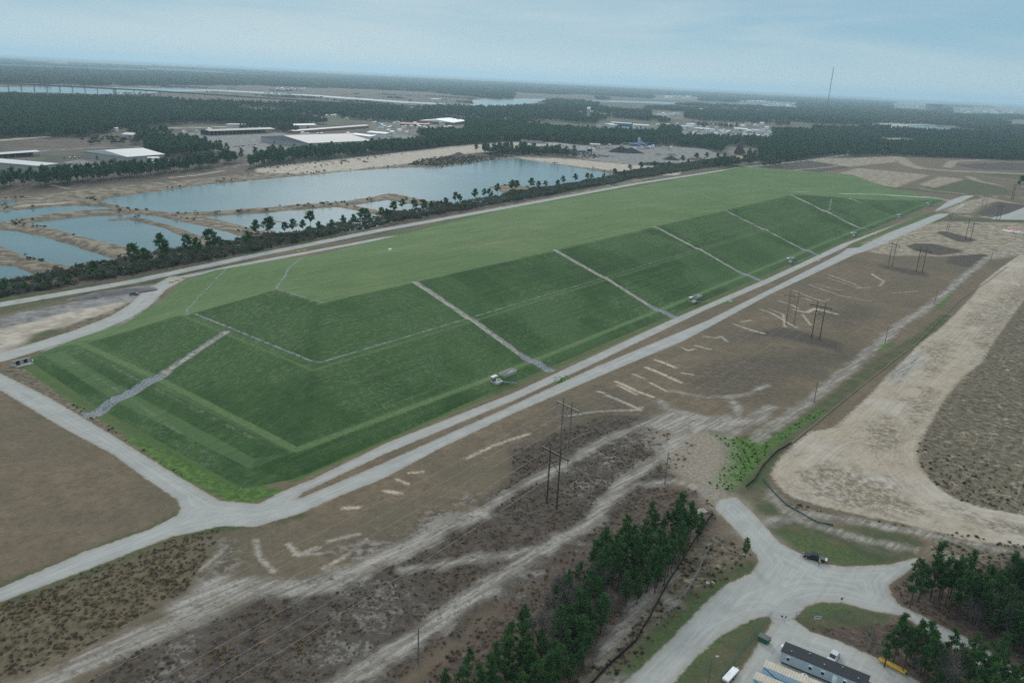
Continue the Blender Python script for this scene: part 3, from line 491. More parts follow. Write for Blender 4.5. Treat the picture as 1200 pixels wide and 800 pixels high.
sl = bpy.data.lights.new('sun', 'SUN'); so = bpy.data.objects.new('sun', sl); col.objects.link(so)
sl.energy = 1.5; sl.angle = R(14); sl.color = (1., .95, .88)
sd = Vector((math.sin(SAZ)*math.cos(SEL), math.cos(SAZ)*math.cos(SEL), math.sin(SEL)))
so.rotation_euler = sd.to_track_quat('Z', 'Y').to_euler()
hm = bpy.data.materials.new('haze_air'); hm.use_nodes = True; hm.node_tree.nodes.clear(); t = NT(hm.node_tree)
o_ = t.new('ShaderNodeOutputMaterial'); pv = t.new('ShaderNodeVolumePrincipled'); pv.inputs['Density'].default_value = 6.8e-5; pv.inputs['Color'].default_value = (.60, .84, 1., 1)
pv.inputs['Anisotropy'].default_value = .35; t.l.new(pv.outputs[0], o_.inputs['Volume'])
bm = bmesh.new(); bmesh.ops.create_cube(bm, size=1, matrix=Matrix.Translation((0, 23000, 119.5))@Matrix.Diagonal((140000, 48500, 247, 1)))
me = bpy.data.meshes.new('haze'); bm.to_mesh(me); bm.free(); me.materials.append(hm); hz = bpy.data.objects.new('haze', me); col.objects.link(hz); hz['kind'] = 'stuff'
scene.view_settings.view_transform = 'Standard'; scene.view_settings.look = 'None'; scene.view_settings.exposure = 0.; scene.view_settings.gamma = 1
scene.cycles.use_denoising = False; scene.cycles.volume_bounces = 1; scene.cycles.max_bounces = 6; scene.cycles.transparent_max_bounces = 8; scene.cycles.volume_max_steps = 64

# ------------------------------------------------------------------ object helpers
class MB:
    def __init__(s): s.v = []; s.f = []; s.mi = []; s.k = 0
    def quad(s, pts, k=None):
        i = len(s.v); s.v += [tuple(p) for p in pts]; s.f.append(tuple(range(i, i+len(pts)))); s.mi.append(s.k if k is None else k); return s
    def box(s, cx, cy, cz, sx, sy, sz, rz=0., tx=1., ty=1.):
        c, n = math.cos(rz), math.sin(rz); i = len(s.v)
        for z, a, b in ((-.5, 1, 1), (.5, tx, ty)):
            for X, Y in ((-.5, -.5), (.5, -.5), (.5, .5), (-.5, .5)):
                x, y = X*sx*a, Y*sy*b; s.v.append((cx+x*c-y*n, cy+x*n+y*c, cz+z*sz))
        for f in ((3, 2, 1, 0), (4, 5, 6, 7), (0, 1, 5, 4), (1, 2, 6, 5), (2, 3, 7, 6), (3, 0, 4, 7)): s.f.append(tuple(i+q for q in f)); s.mi.append(s.k)
        return s
    def tube(s, a, b, r0, r1=None, n=6, cap=True):
        r1 = r0 if r1 is None else r1; a, b = Vector(a), Vector(b); d = (b-a).normalized(); p = d.orthogonal().normalized(); q = d.cross(p); i = len(s.v)
        for c, r in ((a, r0), (b, r1)):
            for k in range(n): g = 2*math.pi*k/n; s.v.append(tuple(c+p*math.cos(g)*r+q*math.sin(g)*r))
        for k in range(n): s.f.append((i+k, i+(k+1) % n, i+n+(k+1) % n, i+n+k)); s.mi.append(s.k)
        if cap: s.f.append(tuple(i+n+k for k in range(n))); s.mi.append(s.k); s.f.append(tuple(i+n-1-k for k in range(n))); s.mi.append(s.k)
        return s
    def lathe(s, prof, cx=0., cy=0., n=16):
        i = len(s.v); m = len(prof)
        for r, z in prof:
            for k in range(n): g = 2*math.pi*k/n; s.v.append((cx+r*math.cos(g), cy+r*math.sin(g), z))
        for j in range(m-1):
            for k in range(n): s.f.append((i+j*n+k, i+j*n+(k+1) % n, i+(j+1)*n+(k+1) % n, i+(j+1)*n+k)); s.mi.append(s.k)
        return s
    def prism(s, prof, y0, y1):
        """profile in x,z extruded along y"""
        i = len(s.v); n = len(prof)
        for y in (y0, y1):
            for x, z in prof: s.v.append((x, y, z))
        for k in range(n): s.f.append((i+k, i+(k+1) % n, i+n+(k+1) % n, i+n+k)); s.mi.append(s.k)
        s.f.append(tuple(i+n-1-k for k in range(n))); s.mi.append(s.k); s.f.append(tuple(i+n+k for k in range(n))); s.mi.append(s.k); return s
    def build(s, name, mats, parent=None, smooth=False, fixn=True):
        me = bpy.data.meshes.new(name); me.from_pydata(s.v, [], s.f); mats = mats if isinstance(mats, (list, tuple)) else [mats]
        for m in mats: me.materials.append(m)
        if len(mats) > 1: me.polygons.foreach_set('material_index', s.mi)
        if smooth: me.polygons.foreach_set('use_smooth', [True]*len(me.polygons))
        if fixn:
            bm = bmesh.new(); bm.from_mesh(me); bmesh.ops.recalc_face_normals(bm, faces=bm.faces); bm.to_mesh(me); bm.free()
        me.update(); o = bpy.data.objects.new(name, me); col.objects.link(o)
        if parent: o.parent = parent
        return o
def tag(o, label, cat, group=None, kind=None):
    if label: o['label'] = label
    if cat: o['category'] = cat
    if group: o['group'] = group
    if kind: o['kind'] = kind
    return o
def empty(name, label, cat, group=None, loc=(0,0,0), rz=0.):
    o = bpy.data.objects.new(name, None); o.empty_display_size = .5; col.objects.link(o); o.location = loc; o.rotation_euler.z = rz; return tag(o, label, cat, group)
def copy_tree(o, parent=None):
    c = o.copy(); col.objects.link(c); c.parent = parent
    for ch in list(o.children): copy_tree(ch, c)
    return c
def g3(px, py, dz=0.): x, y = hit(px, py); return Vector((x, y, gz(x, y)+dz))
C = dict(steel2=(.20,.21,.22), white=(.72,.74,.75), offwhite=(.55,.55,.52), grey=(.30,.31,.32), dgrey=(.10,.105,.11), black=(.022,.023,.026), wood=(.060,.045,.034), wood2=(.16,.145,.125), steel=(.42,.44,.45), concrete=(.33,.33,.31), tan=(.42,.35,.26),
 teal=(.05,.20,.26), blue=(.03,.14,.36), red=(.42,.05,.03), orange=(.60,.14,.05), green=(.015,.13,.09), yellow=(.62,.40,.05), glass=(.025,.035,.045), silver=(.50,.51,.53), brick=(.24,.11,.08), roofw=(.50,.52,.53), wallg=(.30,.30,.28), bark=(.075,.055,.042), rubber=(.02,.02,.02), navy=(.02,.035,.08), beige=(.46,.42,.35))
def Mt(k): return mat('paint_'+k, C[k], .25 if k == 'glass' else .6, .22, .6)

# ------------------------------------------------------------------ vegetation
def leafmat(name, a, b_, c):
    m, t, b = newmat(name); g = t.new('ShaderNodeTexCoord').outputs['Object']; oi = t.new('ShaderNodeObjectInfo').outputs['Random']
    k = t.mix(t.ramp(t.noise(g, .7, 3), .35, .65), a, b_); k = t.mix(t.m('MULTIPLY', oi, .45), k, c); t.l.new(k, b.inputs['Base Color']); b.inputs['Roughness'].default_value = .75; b.inputs['Specular IOR Level'].default_value = .2
    tr = t.new('ShaderNodeBsdfTranslucent'); t.l.new(k, tr.inputs[0]); ms = t.new('ShaderNodeMixShader'); ms.inputs[0].default_value = .3
    o = [n for n in t.n if n.type == 'OUTPUT_MATERIAL'][0]; t.l.new(b.outputs[0], ms.inputs[1]); t.l.new(tr.outputs[0], ms.inputs[2]); t.l.new(ms.outputs[0], o.inputs[0]); return m
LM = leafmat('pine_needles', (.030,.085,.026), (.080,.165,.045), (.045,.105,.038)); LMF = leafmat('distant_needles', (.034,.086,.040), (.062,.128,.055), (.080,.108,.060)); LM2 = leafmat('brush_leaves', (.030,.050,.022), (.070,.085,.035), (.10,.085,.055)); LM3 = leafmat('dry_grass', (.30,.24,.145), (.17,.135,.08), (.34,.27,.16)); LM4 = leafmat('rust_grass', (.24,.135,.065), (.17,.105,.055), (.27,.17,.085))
TW = mat('bare_twigs', (.155,.140,.125), .9, .3, .8); BK = mat('bark', C['bark'], .9, .3, 2.)
def puffs(centres, n, ln, wd, rg, up=.35):
    c = np.repeat(np.asarray(centres), n, 0); N = len(c); d = rg.normal(size=(N, 3)); d[:, 2] += up; d /= np.linalg.norm(d, axis=1)[:, None]
    s = rg.normal(size=(N, 3)); s -= (s*d).sum(1)[:, None]*d; s /= np.linalg.norm(s, axis=1)[:, None]
    L = (ln*(.6+.7*rg.random(N)))[:, None]; Wd = (wd*(.6+.7*rg.random(N)))[:, None]; b = c+d*L*.12
    V = np.stack([b-s*Wd*.5, b+s*Wd*.5, b+d*L+s*Wd*.22, b+d*L-s*Wd*.22], 1).reshape(-1, 3); F_ = np.arange(4*N).reshape(N, 4); return V, F_
def npmesh(name, V, F_, m):
    me = bpy.data.meshes.new(name); me.from_pydata(V.tolist(), [], F_.tolist()); me.materials.append(m); me.update(); return me
def pine_mesh(seed, h=15., dens=1., crown0=.42, rad=2.9, ln=.62, wd=.17, nf=20):
    rg = np.random.default_rng(seed); tr = MB(); lean = rg.normal(0, .25, 2); top = Vector((lean[0], lean[1], h*.96))
    mid = Vector((lean[0]*.2, lean[1]*.2, h*.45)); tr.tube((0,0,-.4), mid, .20, .14, 6, False); tr.tube(mid, top, .14, .04, 5, False)
    cs = []; nb = int(36*dens)
    for i in range(nb):
        f = crown0+(1-crown0)*(i+rg.random())/nb; q = (f-crown0)/(1-crown0); rr = rad*(1-q**1.6)**.7*(.45+.75*min(1, q*3+.3))*(.5+.65*rg.random()); a = rg.random()*6.283
        base = mid.lerp(top, max(0, (f*h-h*.45)/(h*.51))) if f*h > h*.45 else Vector((0, 0, f*h)); tip = base+Vector((math.cos(a)*rr, math.sin(a)*rr, rr*.22+.3))
        tr.tube(base, tip, .05, .015, 3, False)
        for k in (.55, .8, 1.02):
            if rr*k > .5: cs.append(base.lerp(tip, k)+Vector(rg.normal(0, .22, 3)))
    for k in range(4): cs.append(top+Vector((rg.normal(0, .2), rg.normal(0, .2), -k*.35+.2)))
    V, F_ = puffs([tuple(c) for c in cs], nf, ln, wd, rg)
    t_ = bpy.data.meshes.new('trunk'); t_.from_pydata(tr.v, [], tr.f); t_.materials.append(BK); t_.update()
    return t_, npmesh('crown', V, F_, LM)
PINES = [pine_mesh(s, h, d, c0, r_) for s, h, d, c0, r_ in [(1,15,1.,.36,2.1),(2,16,1.1,.30,2.3),(3,14,.9,.42,1.8),(4,13,1.3,.22,2.1),(5,17,.85,.50,2.2),(6,11,1.,.20,1.7),(7,16,.8,.44,1.7),(8,12,1.,.28,1.6)]]
TALL = [pine_mesh(s, h, d, c0, r_, 1.1, .5, 12) for s, h, d, c0, r_ in [(11,17,.75,.55,3.6),(12,18,.8,.6,3.4),(13,15,.7,.5,3.4)]]
def bare_mesh(seed, h=9.):
    rg = np.random.default_rng(seed); tr = MB(); tr.tube((0,0,-.3), (0,0,h*.35), .14, .10, 5, False); V = []; F_ = []
    ends = []
    for i in range(9):
        a = rg.random()*6.283; e = .5+.5*rg.random(); s0 = Vector((0,0,h*(.18+.2*rg.random()))); e1 = s0+Vector((math.cos(a)*h*.22*e, math.sin(a)*h*.22*e, h*.45*(.6+.5*rg.random()))); tr.tube(s0, e1, .06, .025, 4, False); ends += [s0.lerp(e1, q) for q in (.5, .7, .85, 1.)]
    vs, fs = puffs([tuple(c) for c in ends], 22, 2.1, .055, rg, .9)
    t_ = bpy.data.meshes.new('trunk'); t_.from_pydata(tr.v, [], tr.f); t_.materials.append(TW); t_.update(); return t_, npmesh('crown', vs, fs, TW)
BARES = [bare_mesh(s, 9+s % 3) for s in (21, 22, 23)]
def tree(px_or_xy, kind, name, label, cat, group, s=1., world=False):
    x, y = px_or_xy if world else hit(*px_or_xy)
    t_, c_ = random.choice(kind) if isinstance(kind, list) else kind
    r = empty(name, label, cat, group, (x, y, gz(x, y)-.1), random.random()*6.283); r.scale = (s*random.uniform(.88, 1.12),)*2+(s,)
    for nm, me in (('trunk', t_), ('crown', c_)): o = bpy.data.objects.new(nm, me); col.objects.link(o); o.parent = r
    return r
def inpoly(pl, n, mind, rg=random, tries=60):
    x0, y0 = pl.min(0); x1, y1 = pl.max(0); out = []
    for _ in range(n*tries):
        if len(out) >= n: break
        p = np.array([rg.uniform(x0, x1), rg.uniform(y0, y1)])
        if sdf_poly(pl, p[:1], p[1:])[0] > 0 and all((p[0]-q[0])**2+(p[1]-q[1])**2 > mind*mind for q in out): out.append(p)
    return out
GA = P((690,672),(735,650),(775,628),(812,622),(820,640),(800,668),(768,700),(735,712),(700,705)); GB = P((575,815),(600,785),(640,765),(665,750),(700,738),(712,752),(680,795),(640,840),(560,880),(535,840))
G2 = P((1080,705),(1100,698),(1140,702),(1190,700),(1235,710),(1240,800),(1200,782),(1150,745),(1105,722)); G3 = P((1026,762),(1060,765),(1105,782),(1150,800),(1190,815),(1190,860),(1130,850),(1075,806),(1032,780))
for pl, n, md, lab, gr, sc in ((GA, 62, 1.7, 'dark green pine in the dense clump at the head of the central grove', 'pines in the upper clump of the central grove', (.62, 1.0)), (GB, 58, 1.8, 'dark green pine in the loose lower part of the central grove by the bottom edge', 'pines in the lower part of the central grove', (.5, .92)),
  (G2, 60, 1.9, 'dark green pine in the wood right of the gravel junction at the right edge', 'pines in the wood at the right edge', (.72, 1.)), (G3, 34, 2.1, 'dark green pine in the wood strip between site yard and access road', 'pines between the yard and the access road', (.65, .95))):
    for p in inpoly(pl, n, md): tree(p, PINES, 'pine_tree', lab, 'tree', gr, random.uniform(*sc), True)
for p, s in (((1066,712), .95), ((1076,705), 1.), ((1090,700), 1.05), ((1112,703), 1.1)): tree(p, PINES, 'pine_tree', 'dark green pine at the road-side tip of the wood facing the gravel junction', 'tree', 'pines at the tip of the right wood', s)
MID = P((640,742),(660,705),(690,688),(705,708),(700,735),(665,752))
for p in inpoly(MID, 20, 2.2): tree(p, PINES, 'pine_tree', 'small pine between the two clumps of the central grove', 'tree', 'small pines in the middle of the central grove', random.uniform(.5, .85), True)
for p, s, lab in (((873,653), .5, 'bushy pine standing alone beside the gravel road bend'), ((612,755), .95, 'slender pine standing out on the left side of the central grove'), ((593,797), .82, 'pine with open branches near the bottom edge left of the grove'), ((578,800), .6, 'small pale green pine near the bottom edge'), ((548,806), .66, 'low pine at the bottom edge, leftmost but one of the grove'), ((521,812), .5, 'small round pine at the bottom edge, leftmost of the grove'), ((1196,226), .0, '')):
    if s: tree(p, [PINES[3]] if s == .5 else PINES, 'pine_tree', lab, 'tree', None, s)
for pl, n, lab, gr in ((P((620,745),(660,690),(700,690),(720,712),(705,740),(650,790)), 26, 'leafless grey tree among the pines of the central grove', 'bare trees in the central grove'), (P((1120,715),(1160,690),(1235,690),(1240,790),(1190,770),(1150,745)), 40, 'leafless grey tree in the wood at the right edge', 'bare trees in the right wood'), (P((1050,775),(1100,785),(1150,805),(1120,840),(1075,805)), 12, 'leafless grey tree in the wood strip behind the yard', 'bare trees behind the yard')):
    for p in inpoly(pl, n, 1.5): tree(p, BARES, 'bare_tree', lab, 'tree', gr, random.uniform(.6, 1.15), True)
# roadside belt: scattered tall pines above a thicket
belt = [(112,334,.75),(158,322,1.05),(171,318,.95),(190,315,1.2),(196,316,1.),(221,310,1.05),(233,308,1.1),(248,305,1.35),(258,303,.8),(290,296,1.),(7,350,.6),(30,347,.5),(60,343,.55)]
random.seed(5)
for q in range(56):
    x = 300+q*11+random.uniform(-4, 4); y = np.interp(x, [300,450,600,750,860,930], [292,262,234,207,190,184])-random.uniform(1, 4); belt.append((x, y, random.uniform(.7, 1.12)))
for x, y, s in belt: tree((x, y), TALL, 'pine_tree', 'tall thin-stemmed pine rising from the hedge between the ponds and the paved road', 'tree', 'tall pines along the road beside the ponds', s)

# lookup of terrain classes for scattering
def att_at(k, x, y):
    r_ = np.hypot(x, y); th = np.arctan2(x, y); na, nr = 1000, 880
    i = np.clip(np.rint(1+(1/128.-1/r_)/(1/128.-1/45000.)*(nr-2)), 0, nr-1).astype(int); j = np.clip(np.rint((th+R(56))/R(112)*(na-1)), 0, na-1).astype(int)
    return (GZ if k == 'z' else att[k])[i*na+j]
def proto(coll, me):
    o = bpy.data.objects.new(me.name, me); coll.objects.link(o)
def merged(meshes, name):
    """join meshes (with offsets) into one"""
    V = []; F_ = []; MI = []; mats = []
    for me, off, s in meshes:
        i = len(V); V += [(v.co.x*s+off[0], v.co.y*s+off[1], v.co.z*s+off[2]) for v in me.vertices]
        if me.materials[0] not in mats: mats.append(me.materials[0])
        k = mats.index(me.materials[0])
        for f in me.polygons: F_.append([i+q for q in f.vertices]); MI.append(k)
    m = bpy.data.meshes.new(name); m.from_pydata(V, [], F_); [m.materials.append(q) for q in mats]; m.polygons.foreach_set('material_index', MI); m.update(); return m
def scatter(name, pts, protos, label, cat, zs=None):
    """one object: points carrying rotation and size, with a plant instanced on each"""
    pts = np.asarray(pts); n = len(pts); me = bpy.data.meshes.new(name); me.vertices.add(n)
    z = att_at('z', pts[:, 0], pts[:, 1]) if zs is None else zs
    me.vertices.foreach_set('co', np.stack([pts[:, 0], pts[:, 1], z], 1).astype(np.float32).ravel())
    a = me.attributes.new('turn', 'FLOAT_VECTOR', 'POINT'); rv = np.zeros((n, 3), np.float32); rv[:, 2] = rng.random(n)*6.283; a.data.foreach_set('vector', rv.ravel())
    a = me.attributes.new('size', 'FLOAT', 'POINT'); a.data.foreach_set('value', pts[:, 2].astype(np.float32))
    a = me.attributes.new('pick', 'INT', 'POINT'); a.data.foreach_set('value', rng.integers(0, len(protos), n).astype(np.int32))
    cl = bpy.data.collections.new(name+'_kinds')
    for q in protos: proto(cl, q)
    o = bpy.data.objects.new(name, me); col.objects.link(o)
    ng = bpy.data.node_groups.new(name, 'GeometryNodeTree'); ng.interface.new_socket('Geometry', in_out='INPUT', socket_type='NodeSocketGeometry'); ng.interface.new_socket('Geometry', in_out='OUTPUT', socket_type='NodeSocketGeometry')
    N = ng.nodes.new; L = ng.links.new; gi, go = N('NodeGroupInput'), N('NodeGroupOutput'); ip = N('GeometryNodeInstanceOnPoints'); ci = N('GeometryNodeCollectionInfo'); ci.inputs[0].default_value = cl; ci.inputs[1].default_value = True; ci.inputs[2].default_value = True
    def na_(nm, ty): q = N('GeometryNodeInputNamedAttribute'); q.data_type = ty; q.inputs[0].default_value = nm; return q.outputs[0]
    L(gi.outputs[0], ip.inputs['Points']); L(ci.outputs[0], ip.inputs['Instance']); ip.inputs['Pick Instance'].default_value = True
    L(na_('pick', 'INT'), ip.inputs['Instance Index']); L(na_('turn', 'FLOAT_VECTOR'), ip.inputs['Rotation']); L(na_('size', 'FLOAT'), ip.inputs['Scale']); L(ip.outputs[0], go.inputs[0])
    md = o.modifiers.new('plants', 'NODES'); md.node_group = ng; tag(o, label, cat, None, 'stuff'); return o
def rnd_in(pl, per):
    x0, y0 = pl.min(0); x1, y1 = pl.max(0); n = int((x1-x0)*(y1-y0)/per); p = np.stack([rng.uniform(x0, x1, n), rng.uniform(y0, y1, n)], 1)
    return p[sdf_poly(pl, p[:, 0], p[:, 1]) > 0]
def sized(p, a, b): return np.column_stack([p, rng.uniform(a, b, len(p))])
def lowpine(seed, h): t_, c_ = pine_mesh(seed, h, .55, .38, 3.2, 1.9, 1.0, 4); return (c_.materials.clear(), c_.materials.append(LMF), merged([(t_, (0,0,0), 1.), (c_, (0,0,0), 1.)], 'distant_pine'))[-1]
LP = [lowpine(31, 16), lowpine(32, 17), lowpine(33, 14)]
def bush(seed, m, r_=1.3, h=1.6, n=26, nf=9, ln=.7, wd=.35):
    rg = np.random.default_rng(seed); c = rg.normal(size=(n, 3))*[r_*.5, r_*.5, h*.28]; c[:, 2] = np.abs(c[:, 2])+h*.25; V, F_ = puffs(c, nf, ln, wd, rg, .5); return npmesh('bush', V, F_, m)
BU = [bush(41, LM2, 1.6, 2.6), bush(42, LM2, 1.8, 3.4), bush(43, TW, 1.6, 2.8, 26, 14, 1.2, .06), bush(44, LM, 1.5, 3.2)]
# thicket under the tall pines
bl = P((-30,356),(0,350),(100,331),(200,313),(300,294),(450,263.5),(600,236.5),(750,209),(860,191.5),(930,184.5),(925,181),(850,185),(745,200),(600,226),(450,250),(300,279),(200,296),(100,313),(0,333),(-30,338))
scatter('thicket', sized(rnd_in(bl, 6.), .55, 1.25), [BU[0], BU[1], BU[2], BU[2], BU[3]], 'brushy green and grey thicket between the ponds and the paved road', 'thicket')
def vn2(x, y, s, seed):
    g = np.random.default_rng(seed).random((127, 127)); X = x/s+900.3; Y = y/s+900.3; xi = np.floor(X).astype(int); yi = np.floor(Y).astype(int); fx = X-xi; fy = Y-yi
    q = lambda a, b: g[a % 127, b % 127]; return (q(xi, yi)*(1-fx)+q(xi+1, yi)*fx)*(1-fy)+(q(xi, yi+1)*(1-fx)+q(xi+1, yi+1)*fx)*fy
wood = []
for pts, per in [(((-60,123),(0,124),(100,126),(180,129),(190,133),(300,137),(350,141),(385,146),(300,146),(230,145),(190,148),(145,151),(130,156),(105,160),(0,162),(-60,163)), 45), (((-60,116),(60,117.5),(150,118.5),(175,121),(150,122.5),(-60,121.5)), 60),
 (((168,173),(200,170),(270,169),(283,172),(270,180),(200,185),(172,183)), 38), (((-40,219),(0,216),(80,211),(150,205),(210,198),(285,188),(285,192),(210,203),(150,211),(80,218),(0,223),(-40,227)), 40),
 (((290,200),(345,193),(450,181),(525,172),(600,166),(700,171),(738,169),(690,159),(640,153),(560,147),(530,147),(520,155),(480,164),(420,170),(350,178),(300,186)), 42),
 (((795,172),(845,177),(852,172),(845,165),(800,163)), 45), (((890,193),(900,194),(950,186),(985,180.5),(992,175),(950,172),(905,171),(892,180)), 45), (((888,153),(1000,155),(1060,161),(1130,161),(1260,164),(1260,189),(1200,188),(1120,183),(1062,182),(1010,179),(1000,172),(950,167),(900,166)), 60),
 (((600,133),(690,136),(720,143),(690,146),(640,141),(600,139)), 90), (((1065,183),(1200,189),(1260,191),(1260,188),(1100,180)), 50)]:
    wood.append(sized(rnd_in(P(*pts), per), .75, 1.15))
wood = np.concatenate(wood); wood = wood[(att_at('water', wood[:, 0], wood[:, 1]) < -6) & (att_at('sand3', wood[:, 0], wood[:, 1]) < np.where((wood[:, 1] > 1400) & (wood[:, 0] > 350), -18, -3)) & (att_at('town', wood[:, 0], wood[:, 1]) < 0) & (att_at('yard', wood[:, 0], wood[:, 1]) < -2) & (att_at('road', wood[:, 0], wood[:, 1]) < -4)]; wood[:, 2] *= np.where(wood[:, 0] > 300, .72, .95); wood = wood[rng.random(len(wood)) < .45+.7*vn2(wood[:, 0], wood[:, 1], 55, 21)]
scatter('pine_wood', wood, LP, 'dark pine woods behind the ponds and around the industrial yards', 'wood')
# open mixed trees across the plain, thinning round yards, marsh and water
def plain(r0, r1, n, amax=38):
    r_ = np.sqrt(rng.uniform(r0*r0, r1*r1, n)); th = rng.uniform(-R(amax), R(amax), n); return np.stack([r_*np.sin(th), r_*np.cos(th)], 1)
def free(p, names, m=-4.):
    k = np.ones(len(p), bool)
    for q in names: k &= att_at(q, p[:, 0], p[:, 1]) < m
    return p[k]
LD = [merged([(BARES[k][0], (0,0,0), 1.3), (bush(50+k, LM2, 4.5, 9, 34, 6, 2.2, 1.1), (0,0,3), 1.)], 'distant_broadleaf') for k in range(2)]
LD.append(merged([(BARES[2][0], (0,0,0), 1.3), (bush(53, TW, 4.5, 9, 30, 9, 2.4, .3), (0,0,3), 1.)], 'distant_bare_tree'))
EX = ('town', 'field', 'tan', 'road', 'sand3', 'yard', 'water', 'marsh', 'mound', 'sand2')
p = free(plain(1350, 4300, 150000), EX, -6); k = vn2(p[:, 0], p[:, 1], 160, 1)*.6+vn2(p[:, 0], p[:, 1], 420, 2)*.6; p = p[(k > .52) & (rng.random(len(p)) < .8)]
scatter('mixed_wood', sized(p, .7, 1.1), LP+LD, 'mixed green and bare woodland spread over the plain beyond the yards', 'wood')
p = free(plain(1350, 4600, 60000), ('field', 'tan', 'road', 'sand3', 'water', 'mound'), -6); p = p[att_at('marsh', p[:, 0], p[:, 1]) > -4]; k = vn2(p[:, 0], p[:, 1], 120, 5); p = p[k > .72]
scatter('marsh_trees', sized(p, .35, .7), LD, 'scattered low bare trees on the brown river marsh', 'wood')
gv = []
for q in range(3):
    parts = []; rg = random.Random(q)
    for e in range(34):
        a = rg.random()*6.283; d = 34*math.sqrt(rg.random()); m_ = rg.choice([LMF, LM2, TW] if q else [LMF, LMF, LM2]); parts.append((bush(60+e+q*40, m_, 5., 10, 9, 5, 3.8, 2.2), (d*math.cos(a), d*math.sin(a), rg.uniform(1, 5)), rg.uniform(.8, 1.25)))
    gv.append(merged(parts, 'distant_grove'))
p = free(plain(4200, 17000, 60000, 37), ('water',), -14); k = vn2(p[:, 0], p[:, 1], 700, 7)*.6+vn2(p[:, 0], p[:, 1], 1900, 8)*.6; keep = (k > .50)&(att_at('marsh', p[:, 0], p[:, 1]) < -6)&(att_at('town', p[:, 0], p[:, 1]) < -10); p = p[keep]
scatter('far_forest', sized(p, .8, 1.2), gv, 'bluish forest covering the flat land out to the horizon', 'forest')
# shrubs on the bank beyond the big pond, dikes
bk = [rnd_in(P((478,194),(520,196),(560,190),(600,184),(640,178),(700,180),(640,172),(600,176),(565,181),(520,184),(490,187)), 14), rnd_in(P((640,174),(690,180),(720,184),(690,186),(640,179)), 30), rnd_in(P((260,202),(400,186),(480,180),(400,194),(300,206)), 220)]
p = free(plain(380, 1300, 26000, 40), ('road', 'mound', 'field'), -3); wv = att_at('water', p[:, 0], p[:, 1]); p = p[(wv > -13) & (wv < -3.5) & (p[:, 0] < 150)]; p = p[vn2(p[:, 0], p[:, 1], 14, 31) > .6]; bk.append(p)
scatter('bank_shrubs', sized(np.concatenate(bk), .35, .9), [BU[0], BU[2], BU[2], BU[1]], 'low shrubs along the pond banks and dikes', 'shrubs')
# grass tufts in the scrub
def tuft(seed, m, n=10): rg = np.random.default_rng(seed); c = rg.normal(size=(n, 3))*[.28, .28, .03]; V, F_ = puffs(c, 5, .6, .16, rg, 1.3); return npmesh('tuft', V, F_, m)
TF = [tuft(70, LM3), tuft(71, LM3), tuft(72, mat('grey_grass', (.15,.12,.09), .9, .3))]; TR = [tuft(73, LM4), tuft(74, LM4), tuft(75, LM3)]
p = plain(125, 330, 130000, 42); a = att_at('tuft', p[:, 0], p[:, 1]); ch_ = att_at('char', p[:, 0], p[:, 1]); tr_ = np.maximum(att_at('track', p[:, 0], p[:, 1]), att_at('road', p[:, 0], p[:, 1])); nn = vn2(p[:, 0], p[:, 1], 6, 9)
q = p[(a > 0) & (tr_ < -1) & (rng.random(len(p)) < .15+.5*nn)]; scatter('dry_grass', sized(q, .35, .85), TF, 'tufted dry grass on the slope below the gravel road', 'grass')
q = p[(np.maximum(ch_, att_at('floor', p[:, 0], p[:, 1])) > 0) & (tr_ < -1) & (rng.random(len(p)) < nn*.9)]; n3_ = vn2(q[:, 0], q[:, 1], 22, 12)
q = q; kk = rng.random(len(q)) < .5; scatter('scrub_grass', sized(q[(n3_ < .72) & kk], .3, .75), TF, 'sparse brown scrub on the burnt-looking dark ground', 'grass'); q = q[n3_ > .62]; scatter('rust_grass', sized(q[rng.random(len(q)) < .13], .35, .9), TR, 'rust coloured broom grass clumps on the dark ground', 'grass')
q = p[(att_at('rough', p[:, 0], p[:, 1]) > 0) & (tr_ < -1) & (rng.random(len(p)) < .16*np.clip((325-np.hypot(p[:, 0], p[:, 1]))/70, 0, 1))]; scatter('weeds', sized(q, .4, .9), [BU[0], TF[2], TF[0]] if False else [TF[0], TF[2], tuft(76, LM2)], 'low weeds and brush on rough ground near the sand', 'weeds')
q = p[(att_at('lush', p[:, 0], p[:, 1]) > .5) & (rng.random(len(p)) < .16) & (p[:, 0] > 0)]; scatter('lush_weeds', sized(q, .35, .8), [tuft(77, leafmat('lush_leaves', (.04,.11,.015), (.09,.17,.03), (.07,.14,.03)))]*2, 'thick bright green growth in the wet ditches', 'weeds')

# ------------------------------------------------------------------ power lines
def hframe(a, b, h, first_label, dark=True):
    pa, pb = g3(*a), g3(*b); c = (pa+pb)/2; d = pb-pa; rz = math.atan2(d.y, d.x); w_ = 4.3/2
    r = empty('power_pylon', first_label, 'power pole', 'wooden two-pole power pylons', (c.x, c.y, gz(c.x, c.y)), rz); m = Mt('wood') if dark else Mt('wood2')
    for s in (-1, 1): MB().tube((s*w_, 0, -.5), (s*w_, 0, h), .28, .19, 8).build('pole', m, r)
    MB().box(0, 0, h-2.6, 11.2, .34, .42).box(0, .36, h-2.6, 11.2, .3, .38).build('crossarm', m, r)
    MB().tube((-w_, .1, h*.60), (w_, .1, h*.76), .11).tube((w_, -.1, h*.60), (-w_, -.1, h*.76), .11).build('cross_brace', m, r)
    for x in (-5.3, 0, 5.3):
        o = MB(); o.tube((x, .1, h-2.8), (x, .1, h-4.2), .09, .09, 6)
        for k in range(5): o.tube((x, .1, h-3.0-k*.24), (x, .1, h-3.1-k*.24), .16, .16, 8)
        o.build('insulator', Mt('dgrey'), r)
    return r, h
